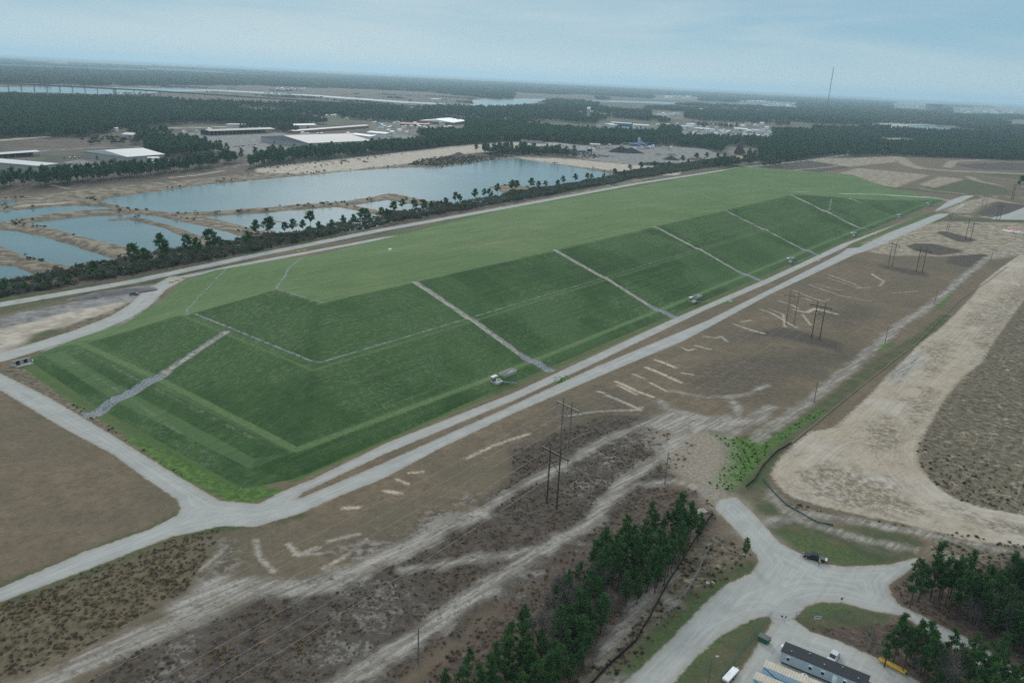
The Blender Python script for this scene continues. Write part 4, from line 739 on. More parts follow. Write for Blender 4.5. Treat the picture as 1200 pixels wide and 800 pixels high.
L1 = [hframe((638,588), (655,598), 20.5, 'near-black two-pole power pylon nearest the camera, in dark scrub'), hframe((949,396), (962,399), 20.5, 'dark two-pole pylon in mid field beside pale scars of sand'), hframe((1072,318), (1082,320), 19.5, 'dark two-pole pylon at the right end of a dark grass strip'), hframe((1130,281), (1138,282), 18.5, 'two-pole pylon standing on the small dark oval patch in pale sand'), hframe((1166,258), (1173,258), 18, 'two-pole pylon at the edge of the grey road end near the right border')]
L2 = [hframe((656,521), (667,527), 18.8, 'weathered grey two-pole pylon with a red marker, behind the nearest one', False), hframe((921,380), (930,381), 19.5, 'thin two-pole pylon beside the green spot in mid field', False), hframe((1040,310), (1046.5,312), 19, 'thin two-pole pylon at the left end of a dark grass strip', False), hframe((1108,269), (1113,271), 17, 'thin two-pole pylon on pale sand close to the road fork', False), hframe((1150.6,242.5), (1155,243), 16, 'faint two-pole pylon on pale sand between the two branch roads', False)]
MB().lathe([(0,-.35),(.3,-.2),(.35,0),(.3,.2),(0,.35)], 0, 0, 10).build('marker_ball', Mt('red'), L2[0][0], True).location = (-2.6, .1, 12.5)
def cable(pts, sag, r_=.028):
    o = MB()
    for a, b in zip(pts[:-1], pts[1:]):
        prev = None
        for k in range(17):
            f = k/16; p_ = a.lerp(b, f); p_.z -= sag*4*f*(1-f)
            if prev is not None: o.tube(prev, p_, r_, r_, 3, False)
            prev = p_.copy()
    return o.build('power_cable', Mt('grey'))
def tipw(rh, x, y=.1, z=-4.3): r, h = rh; bpy.context.view_layer.update; return Matrix.LocRotScale(r.location, r.rotation_euler, None)@Vector((x, y, h+z))
for L, nm in ((L1, 'nearer'), (L2, 'farther')):
    for x, wd in ((-5.3, 'left'), (0, 'middle'), (5.3, 'right')):
        a = [tipw(q, x) for q in L]; ext = a[0]+(a[0]-a[1]).normalized()*230; ext.z = a[0].z
        tag(cable([ext]+a, 4.5), f'{wd} wire of the {nm} row of two-pole pylons', 'cable', 'power cables')
def upole(px, h, label, arm=True, m='wood2'):
    p_ = g3(*px); r = empty('utility_pole', label, 'utility pole', 'single wooden utility poles', p_, R(50)); MB().tube((0,0,-.5), (0,0,h), .2, .13, 8).build('pole', Mt(m), r)
    if arm:
        MB().box(0, 0, h-.7, 2.2, .14, .16).build('crossarm', Mt(m), r)
        for x in (-.95, 0, .95): MB().lathe([(.03,h-.6),(.09,h-.5),(.09,h-.4),(.02,h-.3)], x, 0, 6).build('insulator', Mt('grey'), r)
upole((490,776), 9.5, 'bare single pole beside the pale track at the bottom, without crossarm', False); upole((779,567), 12, 'single grey pole in front of the grove top, beside the track fork', False)
upole((954,471), 9.5, 'single pole beside the pale lane, nearest the green ditch'); upole((1037,402), 9.5, 'single pole left of the ditch, second nearest along the pale lane'); upole((1095,356), 9., 'single pole beside the ditch at mid distance, third along the lane'); upole((1161,305), 9, 'single pole right of the dark oval patches, fourth along the lane'); upole((1189,282), 8.5, 'single pole in front of the orange and white tents')
r = empty('power_pylon', 'tall dark pole pair with cross arms by the dark pine at the right edge', 'power pole', 'wooden two-pole power pylons', g3(1186,234), .4)
for s in (-1.6, 1.6): MB().tube((s,0,-.4), (s,0,21), .35, .25).build('pole', Mt('wood'), r)
MB().box(0,0,19,9,.5,.5).box(0,0,14,6,.5,.5).build('crossarm', Mt('wood'), r)

# ------------------------------------------------------------------ fences
def fence(name, pts, h, label, m, post=3., solid=False, rail=True):
    q = [g3(*p_) for p_ in pts]; r = empty(name, label, 'fence', None, q[0]); o = r.location; tot = []
    for a, b in zip(q[:-1], q[1:]):
        n = max(1, int((b-a).length/post)); tot += [a.lerp(b, k/n) for k in range(n)]
    tot.append(q[-1]); tot = [Vector((p_.x, p_.y, gz(p_.x, p_.y)))-o for p_ in tot]; ps = MB(); sh = MB()
    for p_ in tot: ps.tube(p_+Vector((0,0,-.2)), p_+Vector((0,0,h+.08)), .045, .045, 5)
    for a, b in zip(tot[:-1], tot[1:]):
        if rail: ps.tube(a+Vector((0,0,h)), b+Vector((0,0,h)), .03, .03, 4)
        d = (b-a).normalized(); nn_ = Vector((-d.y, d.x, 0))*.02
        if solid:
            for s in (-1, 1): sh.quad([a+nn_*s, b+nn_*s, b+nn_*s+Vector((0,0,h)), a+nn_*s+Vector((0,0,h))])
            sh.quad([a-nn_+Vector((0,0,h)), b-nn_+Vector((0,0,h)), b+nn_+Vector((0,0,h)), a+nn_+Vector((0,0,h))])
        else:
            L_ = (b-a).length; n = max(2, int(L_/.4)); up_ = Vector((0,0,h))
            for k in range(-int(h/.4), n):
                for s in (0, 1):
                    x0, x1 = k*.4, k*.4+h; z0, z1 = 0., h
                    if x0 < 0: z0 = -x0; x0 = 0
                    if x1 > L_: z1 = h-(x1-L_); x1 = L_
                    if x1 <= x0: continue
                    if s: x0, x1 = L_-x0, L_-x1
                    sh.tube(a+d*x0+Vector((0,0,z0)), a+d*x1+Vector((0,0,z1)), .008, .008, 3, False)
    ps.build('post', m if not solid else m, r, fixn=False); sh.build('fabric' if solid else 'mesh', m, r, fixn=False); return r
fence('silt_fence', [(835,604),(815,632),(800,657),(785,680),(770,707),(760,727),(745,752),(720,775),(697,799),(680,815)], 1.0, 'long black fabric silt fence right of the central grove', mat('silt_black', (.012,.014,.020)), 2.5, True, False)
fence('silt_fence', [(874,571),(884,563),(893,547),(903,537),(912,528),(927,520)], .8, 'short black silt fence beside the bright green weeds', Mt('black'), 2.5, True, False)
fence('silt_fence', [(894,562),(907,577),(922,592),(940,602),(957,612),(976,616)], .5, 'green fabric silt fence curving round the near corner of the sand field', mat('green_fabric', (.03,.13,.11)), 2.5, True, False)
fence('silt_fence', [(927,520),(955,497),(985,472),(1010,452),(1042,427),(1075,402),(1100,376),(1125,352),(1160,328),(1180,312)], .5, 'grey silt fence along the ditch on the left side of the sand field', Mt('tan'), 3., True, False)
fence('chain_link_fence', [(860,629),(836,636),(826,655),(817,675),(802,700),(776,727)], 2., 'grey chain link fence bending beside the road, right of the silt fence', Mt('grey'), 3.)
fence('chain_link_fence', [(902,724),(885,744),(860,776),(838,805),(815,835)], 2., 'green chain link fence behind the dumpster at the site yard', mat('green_wire', (.07,.16,.13)), 3.)
fence('chain_link_fence', [(933,724),(960,724),(1000,727),(1022,731),(1021,748),(1016,764)], 1.9, 'green chain link fence across the grass island by the yard gate', mat('green_wire', (.07,.16,.13)), 3.)
fence('chain_link_fence', [(902,621),(920,616),(938,607),(957,616),(980,628),(1010,645),(1046,657)], 1.8, 'grey chain link fence along the top of the grass island behind the pickup', Mt('grey'), 3.)
def gate(a, b, label):
    p0, p1 = g3(*a), g3(*b); d = p1-p0; L_ = d.length; r = empty('swing_gate', label, 'gate', 'yard gates', p0, math.atan2(d.y, d.x)); o = MB()
    for x in (0, L_): o.tube((x,0,0), (x,0,2.1), .06, .06, 6)
    for z in (.15, 1.1, 1.9): o.tube((0,0,z), (L_,0,z), .04, .04, 5)
    o.build('frame', Mt('steel'), r); o = MB()
    for k in range(int(L_/.25)): o.tube((k*.25,.02,.15), (k*.25,.02,1.9), .012, .012, 3, False)
    o.build('mesh', Mt('steel'), r); MB().box(L_*.9,0,1.,.5,.12,.5).build('sign_plate', Mt('dgrey'), r)
gate((904,723), (917,726), 'left leaf of the open wire gate at the yard entrance'); gate((932,723), (919,727), 'right leaf of the open wire gate at the yard entrance')

# ------------------------------------------------------------------ vehicles
def wheel_at(r, x, y, rad=.38, wd=.24, nm='wheel'):
    w_ = MB().tube((x, y-wd/2, rad), (x, y+wd/2, rad), rad, rad, 14).build(nm, Mt('rubber'), r); MB().tube((x, y-wd/2-.01, rad), (x, y+wd/2+.01, rad), rad*.55, rad*.55, 10).build('rim', Mt('silver'), w_)
def car(name, label, cat, loc, rz, colr, kind='sedan', group=None, detail=True):
    r = empty(name, label, cat, group, loc, rz); m = Mt(colr)
    if kind == 'pickup':
        L_, W_, = 5.8, 1.98
        MB().prism([(-2.9,.55),(-2.9,1.05),(-1.35,1.10),(-1.3,1.14),(.95,1.14),(1.3,1.12),(2.6,1.02),(2.85,.9),(2.9,.5)], -W_/2, W_/2).build('body', m, r)
        MB().prism([(-.95,1.12),(-.75,1.86),(.55,1.86),(1.25,1.12)], -.86, .86).build('cabin', m, r)
        MB().box(-2.05,0,1.12,1.45,1.6,.02).build('bed', Mt('dgrey'), r)
        o = MB(); o.quad([(1.28,-.76,1.16),(1.28,.76,1.16),(.62,.74,1.80),(.62,-.74,1.80)]).build('windshield', Mt('glass'), r, fixn=False)
        for s in (-1, 1):
            MB().quad([(-.72,.872*s,1.2),(1.02,.872*s,1.2),(.5,.872*s,1.76),(-.68,.872*s,1.76)]).build('side_window', Mt('glass'), r, fixn=False); MB().box(2.86,.72*s,.86,.1,.34,.2).build('headlight', Mt('white'), r); MB().box(-2.9,.85*s,.9,.06,.2,.36).build('taillight', Mt('red'), r)
        MB().box(-3.2,0,.98,.6,1.6,.06).build('tailgate', Mt('silver'), r)
        for x in (-1.85, 1.95):
            for s in (-1, 1): wheel_at(r, x, s*.9, .4)
    elif kind == 'sedan':
        MB().prism([(-2.3,.35),(-2.3,.95),(-1.6,1.0),(1.0,.98),(2.1,.82),(2.3,.6),(2.3,.35)], -.92, .92).build('body', m, r)
        MB().prism([(-1.9,1.0),(-1.5,1.55),(.25,1.6),(1.1,.98)], -.8, .8).build('cabin', m if detail else Mt('glass'), r)
        if detail:
            MB().quad([(1.06,-.7,1.04),(1.06,.7,1.04),(.34,.68,1.56),(.34,-.68,1.56)]).build('windshield', Mt('glass'), r, fixn=False); MB().quad([(-1.86,.7,1.06),(-1.86,-.7,1.06),(-1.55,-.68,1.5),(-1.55,.68,1.5)]).build('rear_window', Mt('glass'), r, fixn=False)
            for s in (-1, 1): MB().quad([(-1.5,.812*s,1.08),(.85,.812*s,1.08),(.22,.812*s,1.5),(-1.4,.812*s,1.5)]).build('side_window', Mt('glass'), r, fixn=False)
            for x in (-1.4, 1.45):
                for s in (-1, 1): wheel_at(r, x, s*.84, .34, .2)
        else:
            for x in (-1.4, 1.45):
                for s in (-1, 1): MB().tube((x, s*.84-.1, .34), (x, s*.84+.1, .34), .34, .34, 8).build('wheel', Mt('rubber'), r)
    return r
a, b = g3(942,652), g3(965,658); car('pickup_truck', 'black pickup truck parked on the gravel with its tailgate down', 'truck', (a+b)/2, math.atan2(a.y-b.y, a.x-b.x), 'black', 'pickup')
car('car', 'silver car parked behind the long white office trailer', 'car', g3(976,772), math.atan2(*(g3(972,776)-g3(980,766)).yx), 'silver')
car('utility_cart', 'small dark utility vehicle beside the curving dirt road, left of the grassed hill', 'vehicle', g3(157,346), .6, 'dgrey', 'sedan')
# person in a high visibility vest at the truck's tail
def person(px, label):
    p_ = g3(*px); me = bpy.data.meshes.new('body'); J = dict(p=(0,0,.95), c=(0,0,1.3), n=(0,0,1.5), h=(0,0,1.66), t=(0,0,1.76), ls=(-.19,0,1.42), le=(-.25,.05,1.14), lw=(-.22,.2,.95), lf=(-.21,.26,.88), rs=(.19,0,1.42), re=(.27,.12,1.18), rw=(.22,.32,1.12), rf=(.2,.38,1.12), lh=(-.1,0,.9), lk=(-.13,.06,.5), la=(-.15,-.02,.08), lt=(-.16,.15,.05), rh=(.1,0,.9), rk=(.14,.02,.5), ra=(.17,-.1,.08), rt=(.18,.07,.05))
    E_ = ['pc','cn','nh','ht','c-ls','ls-le','le-lw','lw-lf','c-rs','rs-re','re-rw','rw-rf','p-lh','lh-lk','lk-la','la-lt','p-rh','rh-rk','rk-ra','ra-rt']
    ks = list(J); ed = []
    for e in E_:
        a_, b_ = e.split('-') if '-' in e else (e[0], e[1]); ed.append((ks.index(a_), ks.index(b_)))
    rr = dict(p=.15,c=.16,n=.055,h=.10,t=.085,ls=.07,le=.05,lw=.036,lf=.035,rs=.07,re=.05,rw=.036,rf=.035,lh=.1,lk=.07,la=.05,lt=.045,rh=.1,rk=.07,ra=.05,rt=.045)
    me.from_pydata([J[k] for k in ks], ed, []); o = bpy.data.objects.new('person', me); col.objects.link(o); sm = o.modifiers.new('s', 'SKIN'); o.modifiers.new('d', 'SUBSURF').levels = 1; o.modifiers['d'].render_levels = 1
    for i, k in enumerate(ks): me.skin_vertices[0].data[i].radius = (rr[k], rr[k]); me.skin_vertices[0].data[i].use_root = (k == 'p')
    me.materials.append(Mt('navy')); o.location = p_; o.rotation_euler.z = 1.2; tag(o, label, 'person')
    MB().lathe([(.0,.93),(.19,.95),(.2,1.15),(.215,1.35),(.17,1.47),(.07,1.52),(0,1.52)], 0, 0, 12).build('vest', mat('hi_vis', (.45,.75,.05)), o, True)
    MB().lathe([(.13,1.70),(.12,1.78),(.08,1.84),(0,1.86)], 0, 0, 12).build('hard_hat', Mt('white'), o, True); MB().lathe([(0,1.54),(.075,1.58),(.098,1.66),(.095,1.72),(0,1.74)], 0, 0, 12).build('face', mat('skin', (.42,.26,.18)), o, True)
person((959.5,661.5), 'person in a yellow-green safety vest standing at the back of the black pickup')

# ------------------------------------------------------------------ site yard
def oriented(a, b, label, name, cat, group=None, z=0.):
    p0, p1 = a, b; d = p1-p0; r = empty(name, label, cat, group, (p0.x, p0.y, gz(p0.x, p0.y)+z), math.atan2(d.y, d.x)); return r, d.length
def fz(px, py, z):                       # point above the flat yard at height z
    q = flat(px, py, z); return Vector((q[0], q[1], 0))
# office trailer: local x along its length, y away from the viewer
q0, q1 = fz(916,762,3.5), fz(1010,800.5,3.5); r, L_ = oriented(q0, q1, 'long white office trailer with a black flat roof in the site yard', 'office_trailer', 'trailer')
L_ = 18.3; W_ = 3.6; o = MB(); o.box(L_/2, W_/2, 2.05, L_, W_, 2.7); o.build('wall', mat('trailer_siding', (.39,.45,.49), .5, .15, .5), r); MB().box(L_/2, W_/2, 3.46, L_+.3, W_+.3, .14).build('roof', mat('black_membrane', (.018,.022,.028), .6, .5, 2.), r)
MB().box(L_/2, W_/2, .35, L_-.6, W_-.5, .5).build('skirting', Mt('dgrey'), r)
o = MB()
for k in range(58): o.box(.25+k*.31, -.012, 2.05, .03, .03, 2.6)
o.build('siding_ribs', mat('trailer_siding', (.39,.45,.49)), r)
for x in (1.7, 6.6, 9.3, 14.): f = MB().box(x, -.03, 2.25, .85, .05, 1.2).build('window', Mt('white'), r); MB().box(x, -.06, 2.05, .7, .03, .7).build('pane', Mt('glass'), f)
MB().box(11.9, -.03, 1.75, .95, .06, 2.1).build('door', Mt('white'), r); MB().box(L_+.45, W_/2, 2., .7, 1.4, 1.7).build('air_conditioner', Mt('dgrey'), r); MB().box(-.4, W_-.8, 2.1, .6, 1.1, 1.5).build('air_conditioner', Mt('white'), r)
for k in range(5): MB().lathe([(.12,3.5),(.12,3.8),(.18,3.82),(0,3.9)], 2+k*3.6, 1+k % 2*1.6, 8).build('roof_vent', Mt('grey'), r)
def tent_trailer(px0, px1, label, Lm=15., logo=True):
    q0, q1 = fz(*px0, 2.9), fz(*px1, 2.9); r, _ = oriented(q0, q1, label, 'storage_trailer', 'trailer'); W_ = 2.5; MB().box(Lm/2, W_/2, 1.6, Lm, W_, 2.4).build('wall', mat('trailer_white', (.42,.55,.66), .4, .08), r)
    o = MB()
    for k in range(int(Lm/.6)): o.box(.3+k*.6, W_/2, 2.86, .5, W_+.1, .1)
    o.box(Lm/2, W_/2, 2.83, Lm+.05, W_+.08, .05); o.build('roof', Mt('beige'), r)
    s = MB(); pp = [(.3,2.6),(1.3,2.3),(2.2,1.75),(3.1,1.3),(4.4,1.1),(6.,1.25)]
    for (x0, z0), (x1, z1) in zip(pp[:-1], pp[1:]): s.quad([(x0,-.012,z0),(x1,-.012,z1),(x1,-.012,z1-.4),(x0,-.012,z0-.35)])
    s.build('painted_stripe', Mt('teal'), r, fixn=False)
    for x in (Lm*.7, Lm*.78): wheel_at(r, x, .2, .5, .25); wheel_at(r, x, W_-.2, .5, .25)
    return r
dirx = g3(1010,800)-g3(915,762)
tent_trailer((894,780), (988.5,819), 'pale blue trailer with a ribbed roof and teal stripe beside the office trailer'); tent_trailer((882.5,794), (977,833), 'pale blue ribbed-roof trailer at the bottom edge, nearest the camera')
r = empty('storage_tank', 'white domed tank lying between the two trailers', 'tank', None, g3(941,799), .4); MB().lathe([(0,0),(1.1,0),(1.15,1.1),(.9,1.7),(.5,2.05),(0,2.2)], 0, 0, 20).build('shell', Mt('white'), r, True); MB().tube((0,0,2.1),(0,0,2.4),.25,.25,10).build('lid', Mt('grey'), r)
a, b = g3(889,751), g3(897,755); r, _ = oriented(a, b, 'green metal dumpster with a dark lid against the yard fence', 'dumpster', 'dumpster'); MB().prism([(-.2,.2),(-.35,1.3),(2.25,1.3),(2.05,.2)], 0, 1.7).build('bin', Mt('green'), r); MB().box(.95,.85,1.36,2.7,1.8,.08).build('lid', Mt('dgrey'), r)
for x in (-.4, 2.3): MB().box(x, .85, .85, .15, 1.2, .2).build('lifting_pocket', Mt('green'), r)
for k in range(4): MB().box(.2+k*.5, -.03, .75, .1, .08, 1.0).build('rib', Mt('green'), r)
a, b = g3(850,800), g3(861,788); r, L_ = oriented(a, b, 'white flat-topped trailer parked along the yard fence at the bottom edge', 'flat_trailer', 'trailer'); MB().box(2.2,0,.95,5.2,1.5,.5).build('bed', Mt('white'), r); MB().box(5.2,0,.8,1.2,.12,.12).build('tow_bar', Mt('steel'), r)
for s in (-1, 1): wheel_at(r, 2.4, s*.8, .35)
a, b = g3(1029.5,773), g3(1061,789); r, L_ = oriented(a, b, 'long yellow steel beam lying at the edge of the yard under the trees', 'steel_beam', 'beam'); MB().box(L_/2,0,.5,L_,.9,.12).box(L_/2,-.45,.45,L_,.1,.5).box(L_/2,.45,.45,L_,.1,.5).build('girder', Mt('yellow'), r)
o = MB(); [o.box(.2+k*.45,0,.6,.12,.9,.1) for k in range(int(L_/.45))]; o.build('rungs', mat('dull_yellow', (.45,.30,.06)), r)
p_ = g3(829,806); r = empty('lamp_post', 'tall thin lamp post on the grass beside the road at the bottom edge', 'street lamp', None, p_, .2); MB().tube((0,0,0),(0,0,8.2),.11,.07,8).build('pole', Mt('dgrey'), r); MB().tube((0,0,8.1),(.9,.1,8.3),.05,.05,6).build('arm', Mt('dgrey'), r); MB().box(1.2,.1,8.3,.8,.4,.16).build('lamp_head', Mt('grey'), r)
p_ = g3(957,729); r = empty('sign_board', 'small white and blue sign board on the grass island by the gate', 'sign', None, p_, .1)
for x in (-.8, .8): MB().box(x,0,.8,.1,.1,1.6).build('post', Mt('wood2'), r)
MB().box(0,-.06,1.25,1.8,.05,.9).build('panel', Mt('silver'), r); MB().box(0,-.1,1.45,1.5,.02,.25).build('blue_band', Mt('blue'), r)
p_ = g3(985,708); r = empty('road_sign', 'small dark road sign on the verge of the gravel junction', 'sign', None, p_, .3); MB().tube((0,0,0),(0,0,1.9),.04).build('post', Mt('steel'), r); MB().box(0,-.05,1.8,.7,.04,.6).build('plate', Mt('dgrey'), r)
def heap(px, rx, ry, h, m, label, name='spoil_heap', rz=0., peaks=1, seed=1, group=None, cat='heap'):
    p_ = g3(*px); rg = np.random.default_rng(seed); n = 26; ax = np.linspace(-1, 1, n); X, Y = np.meshgrid(ax, ax, indexing='ij'); Zz = np.zeros_like(X)
    for k in range(peaks):
        cx, cy = (rg.uniform(-.45, .45), rg.uniform(-.3, .3)) if peaks > 1 else (0, 0); s = .75 if peaks > 1 else 1.; Zz = np.maximum(Zz, (1-np.hypot(X-cx, Y-cy)/s)*rg.uniform(.75, 1.))
    Zz = np.clip(Zz, -.05, 1)*h+rg.normal(0, h*.025, X.shape)*(Zz > 0); V = np.stack([X*rx, Y*ry, Zz-.05], -1).reshape(-1, 3); i = np.arange(n-1)[:, None]*n+np.arange(n-1)[None]; i = i.ravel(); F_ = np.stack([i, i+n, i+n+1, i+1], 1)
    F_ = F_[V[F_][:, :, 2].max(1) > .0]; me = bpy.data.meshes.new(name); me.from_pydata(V.tolist(), [], F_.tolist()); me.materials.append(m); me.update(); me.polygons.foreach_set('use_smooth', [True]*len(me.polygons)); o = bpy.data.objects.new(name, me); col.objects.link(o); o.location = p_; o.rotation_euler.z = rz; return tag(o, label, cat, group)
pale = mat('pale_rubble', (.45,.40,.33), .9, .3, 1.); heap((822,600), 2.2, 1.6, 1.5, pale, 'small pile of pale rubble beside the top of the grove', 'rubble_pile', .4, 2, 3)
heap((832,683), 1.2, .8, .5, pale, 'pair of white broken slabs on the grass verge right of the wire fence', 'rubble_pile', .2, 2, 4)

# ------------------------------------------------------------------ structures along the toe of the hill
def pad_station(px, label, lab2):
    x, y = hit(*px); u = (x-A0[0])*D1[0]+(y-A0[1])*D1[1]; c = W(u, 4.2); z = gz(*c); r = empty('pump_station', label, 'pump station', 'pump stations along the toe of the hill', (c[0], c[1], z-.1), ANG)
    MB().box(0,0,.35,4.4,3.6,1.0).build('pad', Mt('concrete'), r); MB().box(-.6,1.1,3.0,3.4,1.7,.14).build('canopy', Mt('offwhite'), r)
    for sx in (-2.1, .9):
        for sy in (.4, 1.8): MB().tube((sx,sy,.8),(sx,sy,2.95),.06).build('post', Mt('steel'), r)
    MB().box(-.6,1.1,1.4,2.2,.6,1.1).build('control_panel', Mt('dgrey'), r); MB().tube((1.3,-.6,.85),(1.3,-.6,1.6),.35,.35,10).tube((1.3,.5,.85),(1.3,.5,1.5),.3,.3,10).build('valve', Mt('steel'), r)
    o = MB(); o.quad([(1.,-1.8,.55),(2.2,-1.8,.55),(6.6,-6.6,.12),(5.4,-6.6,.12)]); o.quad([(1.,-1.8,.35),(2.2,-1.8,.35),(6.6,-6.6,-.1),(5.4,-6.6,-.1)]); o.quad([(1.,-1.8,.35),(1.,-1.8,.55),(5.4,-6.6,.12),(5.4,-6.6,-.1)]); o.quad([(2.2,-1.8,.35),(2.2,-1.8,.55),(6.6,-6.6,.12),(6.6,-6.6,-.1)]); o.build('flume', mat('blue_liner', (.05,.115,.16)), r)
    c = W(u+10.5, 6.5); r = empty('valve_vault', lab2, 'vault', 'valve vaults along the toe of the hill', (c[0], c[1], gz(*c)-.2), ANG+.02); o = MB()
    o.box(0,-1.5,.5,8.6,.3,1.4).box(0,1.5,.5,8.6,.3,1.4).box(-4.3,0,.5,.3,3.2,1.4).box(4.3,0,.5,.3,3.2,1.4).box(0,0,.3,8.4,2.8,.8); o.build('basin', Mt('concrete'), r)
    for x in (-2.8, -1.4): MB().box(x,0,.95,1.1,1.7,.5).build('hatch', Mt('dgrey'), r)
    MB().tube((-.2,.3,1.),(3.6,.3,1.),.18,.18,8).tube((.2,-.5,1.),(3.2,-.5,1.),.14,.14,8).tube((1.6,.3,1.),(1.6,.3,1.6),.14,.14,8).build('pipe', Mt('steel'), r)
    return u
for px, s in (((583,449),'nearest, left of the first long drainage channel'), ((811,354),'second nearest, between two drainage channels'), ((926,308),'third along the road, left of the fourth channel'), ((1000,277),'fourth along the road, before the road merge'), ((1054,255),'fifth along the road, near the green median'), ((1096,242),'farthest, at the far corner of the hill')):
    pad_station(px, 'white canopied pump station, '+s, 'rectangular concrete valve vault, '+s)
for px, s in (((652.5,446),'nearest, in a green patch between the two gravel roads'), ((856,353),'second, between the two gravel roads at mid distance'), ((959,306),'third, between the gravel roads near the fork'), ((1026,275),'fourth, on the green median')):
    p_ = g3(*px); r = empty('drain_inlet', 'small white concrete drain inlet box, '+s, 'drain', 'concrete drain inlets between the roads', p_, ANG); MB().box(0,0,.5,2.4,1.8,1.2,0,.85,.85).build('box', Mt('offwhite'), r); MB().box(0,0,1.14,1.4,1.,.08).build('grate', Mt('dgrey'), r)
p_ = g3(26,427); r = empty('culvert', 'concrete culvert headwall with two dark round pipes at the left corner of the hill', 'culvert', None, p_, math.atan2(*(g3(35,425)-g3(18,429)).yx)); MB().box(0,.4,.9,7.2,.5,2.2).box(-3.8,-1.,.4,.3,3.2,1.2,.35).box(3.8,-1.,.4,.3,3.2,1.2,-.35).box(0,-1.3,-.1,7.4,3.,.3).build('headwall', Mt('concrete'), r)
for x in (-1.5, 1.5): q = MB(); q.tube((x,.0,.95),(x,.3,.95),.85,.85,18); q.build('pipe', Mt('black'), r); q = MB(); [q.tube((x+math.cos(R(k*20))*.9,.1,.95+math.sin(R(k*20))*.9),(x+math.cos(R(k*20+20))*.9,.1,.95+math.sin(R(k*20+20))*.9),.1,.1,5,False) for k in range(18)]; q.build('pipe_rim', Mt('concrete'), r)
r = empty('wellhead', 'tiny white wellhead box alone on the light green top of the hill', 'wellhead', None, g3(457,293.5), .5); MB().box(0,0,.6,1.8,1.4,1.3).build('box', Mt('white'), r); MB().tube((0,0,1.2),(0,0,1.9),.15).build('pipe', Mt('white'), r)
for px, s in (((201,331),'left'), ((208,329),'middle'), ((216,326),'right')): r = empty('road_barrier', f'{s} one of three yellow barriers at the bend of the dirt road', 'barrier', None, g3(*px), .5); MB().box(0,0,.4,3.,.5,.8,0,1,.5).build('body', Mt('yellow'), r); MB().box(0,0,.86,2.6,.2,.1).build('cap', Mt('white'), r)
for px, s in (((350,295),'left'), ((357,293.5),'right')): r = empty('road_barrier', f'{s} one of two yellow barriers on the strip between the far roads', 'barrier', None, g3(*px), .5); MB().box(0,0,.4,3.,.5,.8,0,1,.5).build('body', Mt('yellow'), r); MB().box(0,0,.86,2.6,.2,.1).build('cap', Mt('white'), r)
for px, s in (((1183,272),'left'), ((1192,273),'right')):
    r = empty('storage_tent', f'{s} one of two low orange and white tents on the sand at the right edge', 'tent', None, g3(*px), .15)
    MB().prism([(-4.5,0),(-4.5,1.2),(0,2.6),(4.5,1.2),(4.5,0)], -4.5, 4.5).build('cover', Mt('white'), r); MB().prism([(-3.2,1.65),(0,2.68),(3.2,1.65)], -3, 4.55).build('orange_panel', Mt('orange'), r)

# ------------------------------------------------------------------ far buildings
def building(a, b, dep, h, wall, roof, label, style='gable', name='warehouse', cat='building', doors=0, c=None, base=0.):
    p0, p1 = g3(*a), g3(*b)
    if c is not None: dep = (g3(*c)-p1).length
    d = p1-p0; L_ = d.length; r = empty(name, label, cat, None, (p0.x, p0.y, base), math.atan2(d.y, d.x))
    if style != 'open': MB().box(L_/2, dep/2, h/2, L_, dep, h).build('wall', Mt(wall), r)
    else:
        n = max(3, int(L_/8))
        for k in range(n+1):
            for y in (.5, dep-.5): MB().box(k*L_/n, y, h/2, .4, .4, h).build('column', Mt('grey'), r)
        MB().box(L_/2, dep-.3, h/2, L_, .3, h).build('wall', Mt('dgrey'), r)
    if style in ('gable', 'open'): MB().prism([(-.6, h), (-.6, h+.3), (L_+.6, h+.3), (L_+.6, h)], 0, 0) if False else None
    o = MB()
    if style == 'flat': o.box(L_/2, dep/2, h+.3, L_+1, dep+1, .6)
    else:
        rs = dep*.06+.6; e = .8
        if style == 'side':                                          # ridge across: low gable facing the viewer
            rs = L_*.05+.6; o.prism([(-e,h+.02),(-e,h+.35),(L_/2,h+rs+.3),(L_+e,h+.35),(L_+e,h+.02)], -e, dep+e)
        else:
            i = len(o.v); pr = [(-e,h+.02),(-e,h+.35),(dep/2,h+rs+.3),(dep+e,h+.35),(dep+e,h+.02)]
            for x in (-e, L_+e):
                for y, z in pr: o.v.append((x, y, z))
            for k in range(5): o.f.append((i+k, i+(k+1) % 5, i+5+(k+1) % 5, i+5+k)); o.mi.append(0)
            o.f.append((i,i+1,i+2,i+3,i+4)); o.mi.append(0); o.f.append((i+9,i+8,i+7,i+6,i+5)); o.mi.append(0)
    o.build('roof', Mt(roof), r)
    for k in range(doors): MB().box(L_*(k+.7)/(doors+.4), -.08, h*.32, min(5, L_/(doors*2)), .2, h*.62).build('door', Mt('dgrey'), r)
    return r
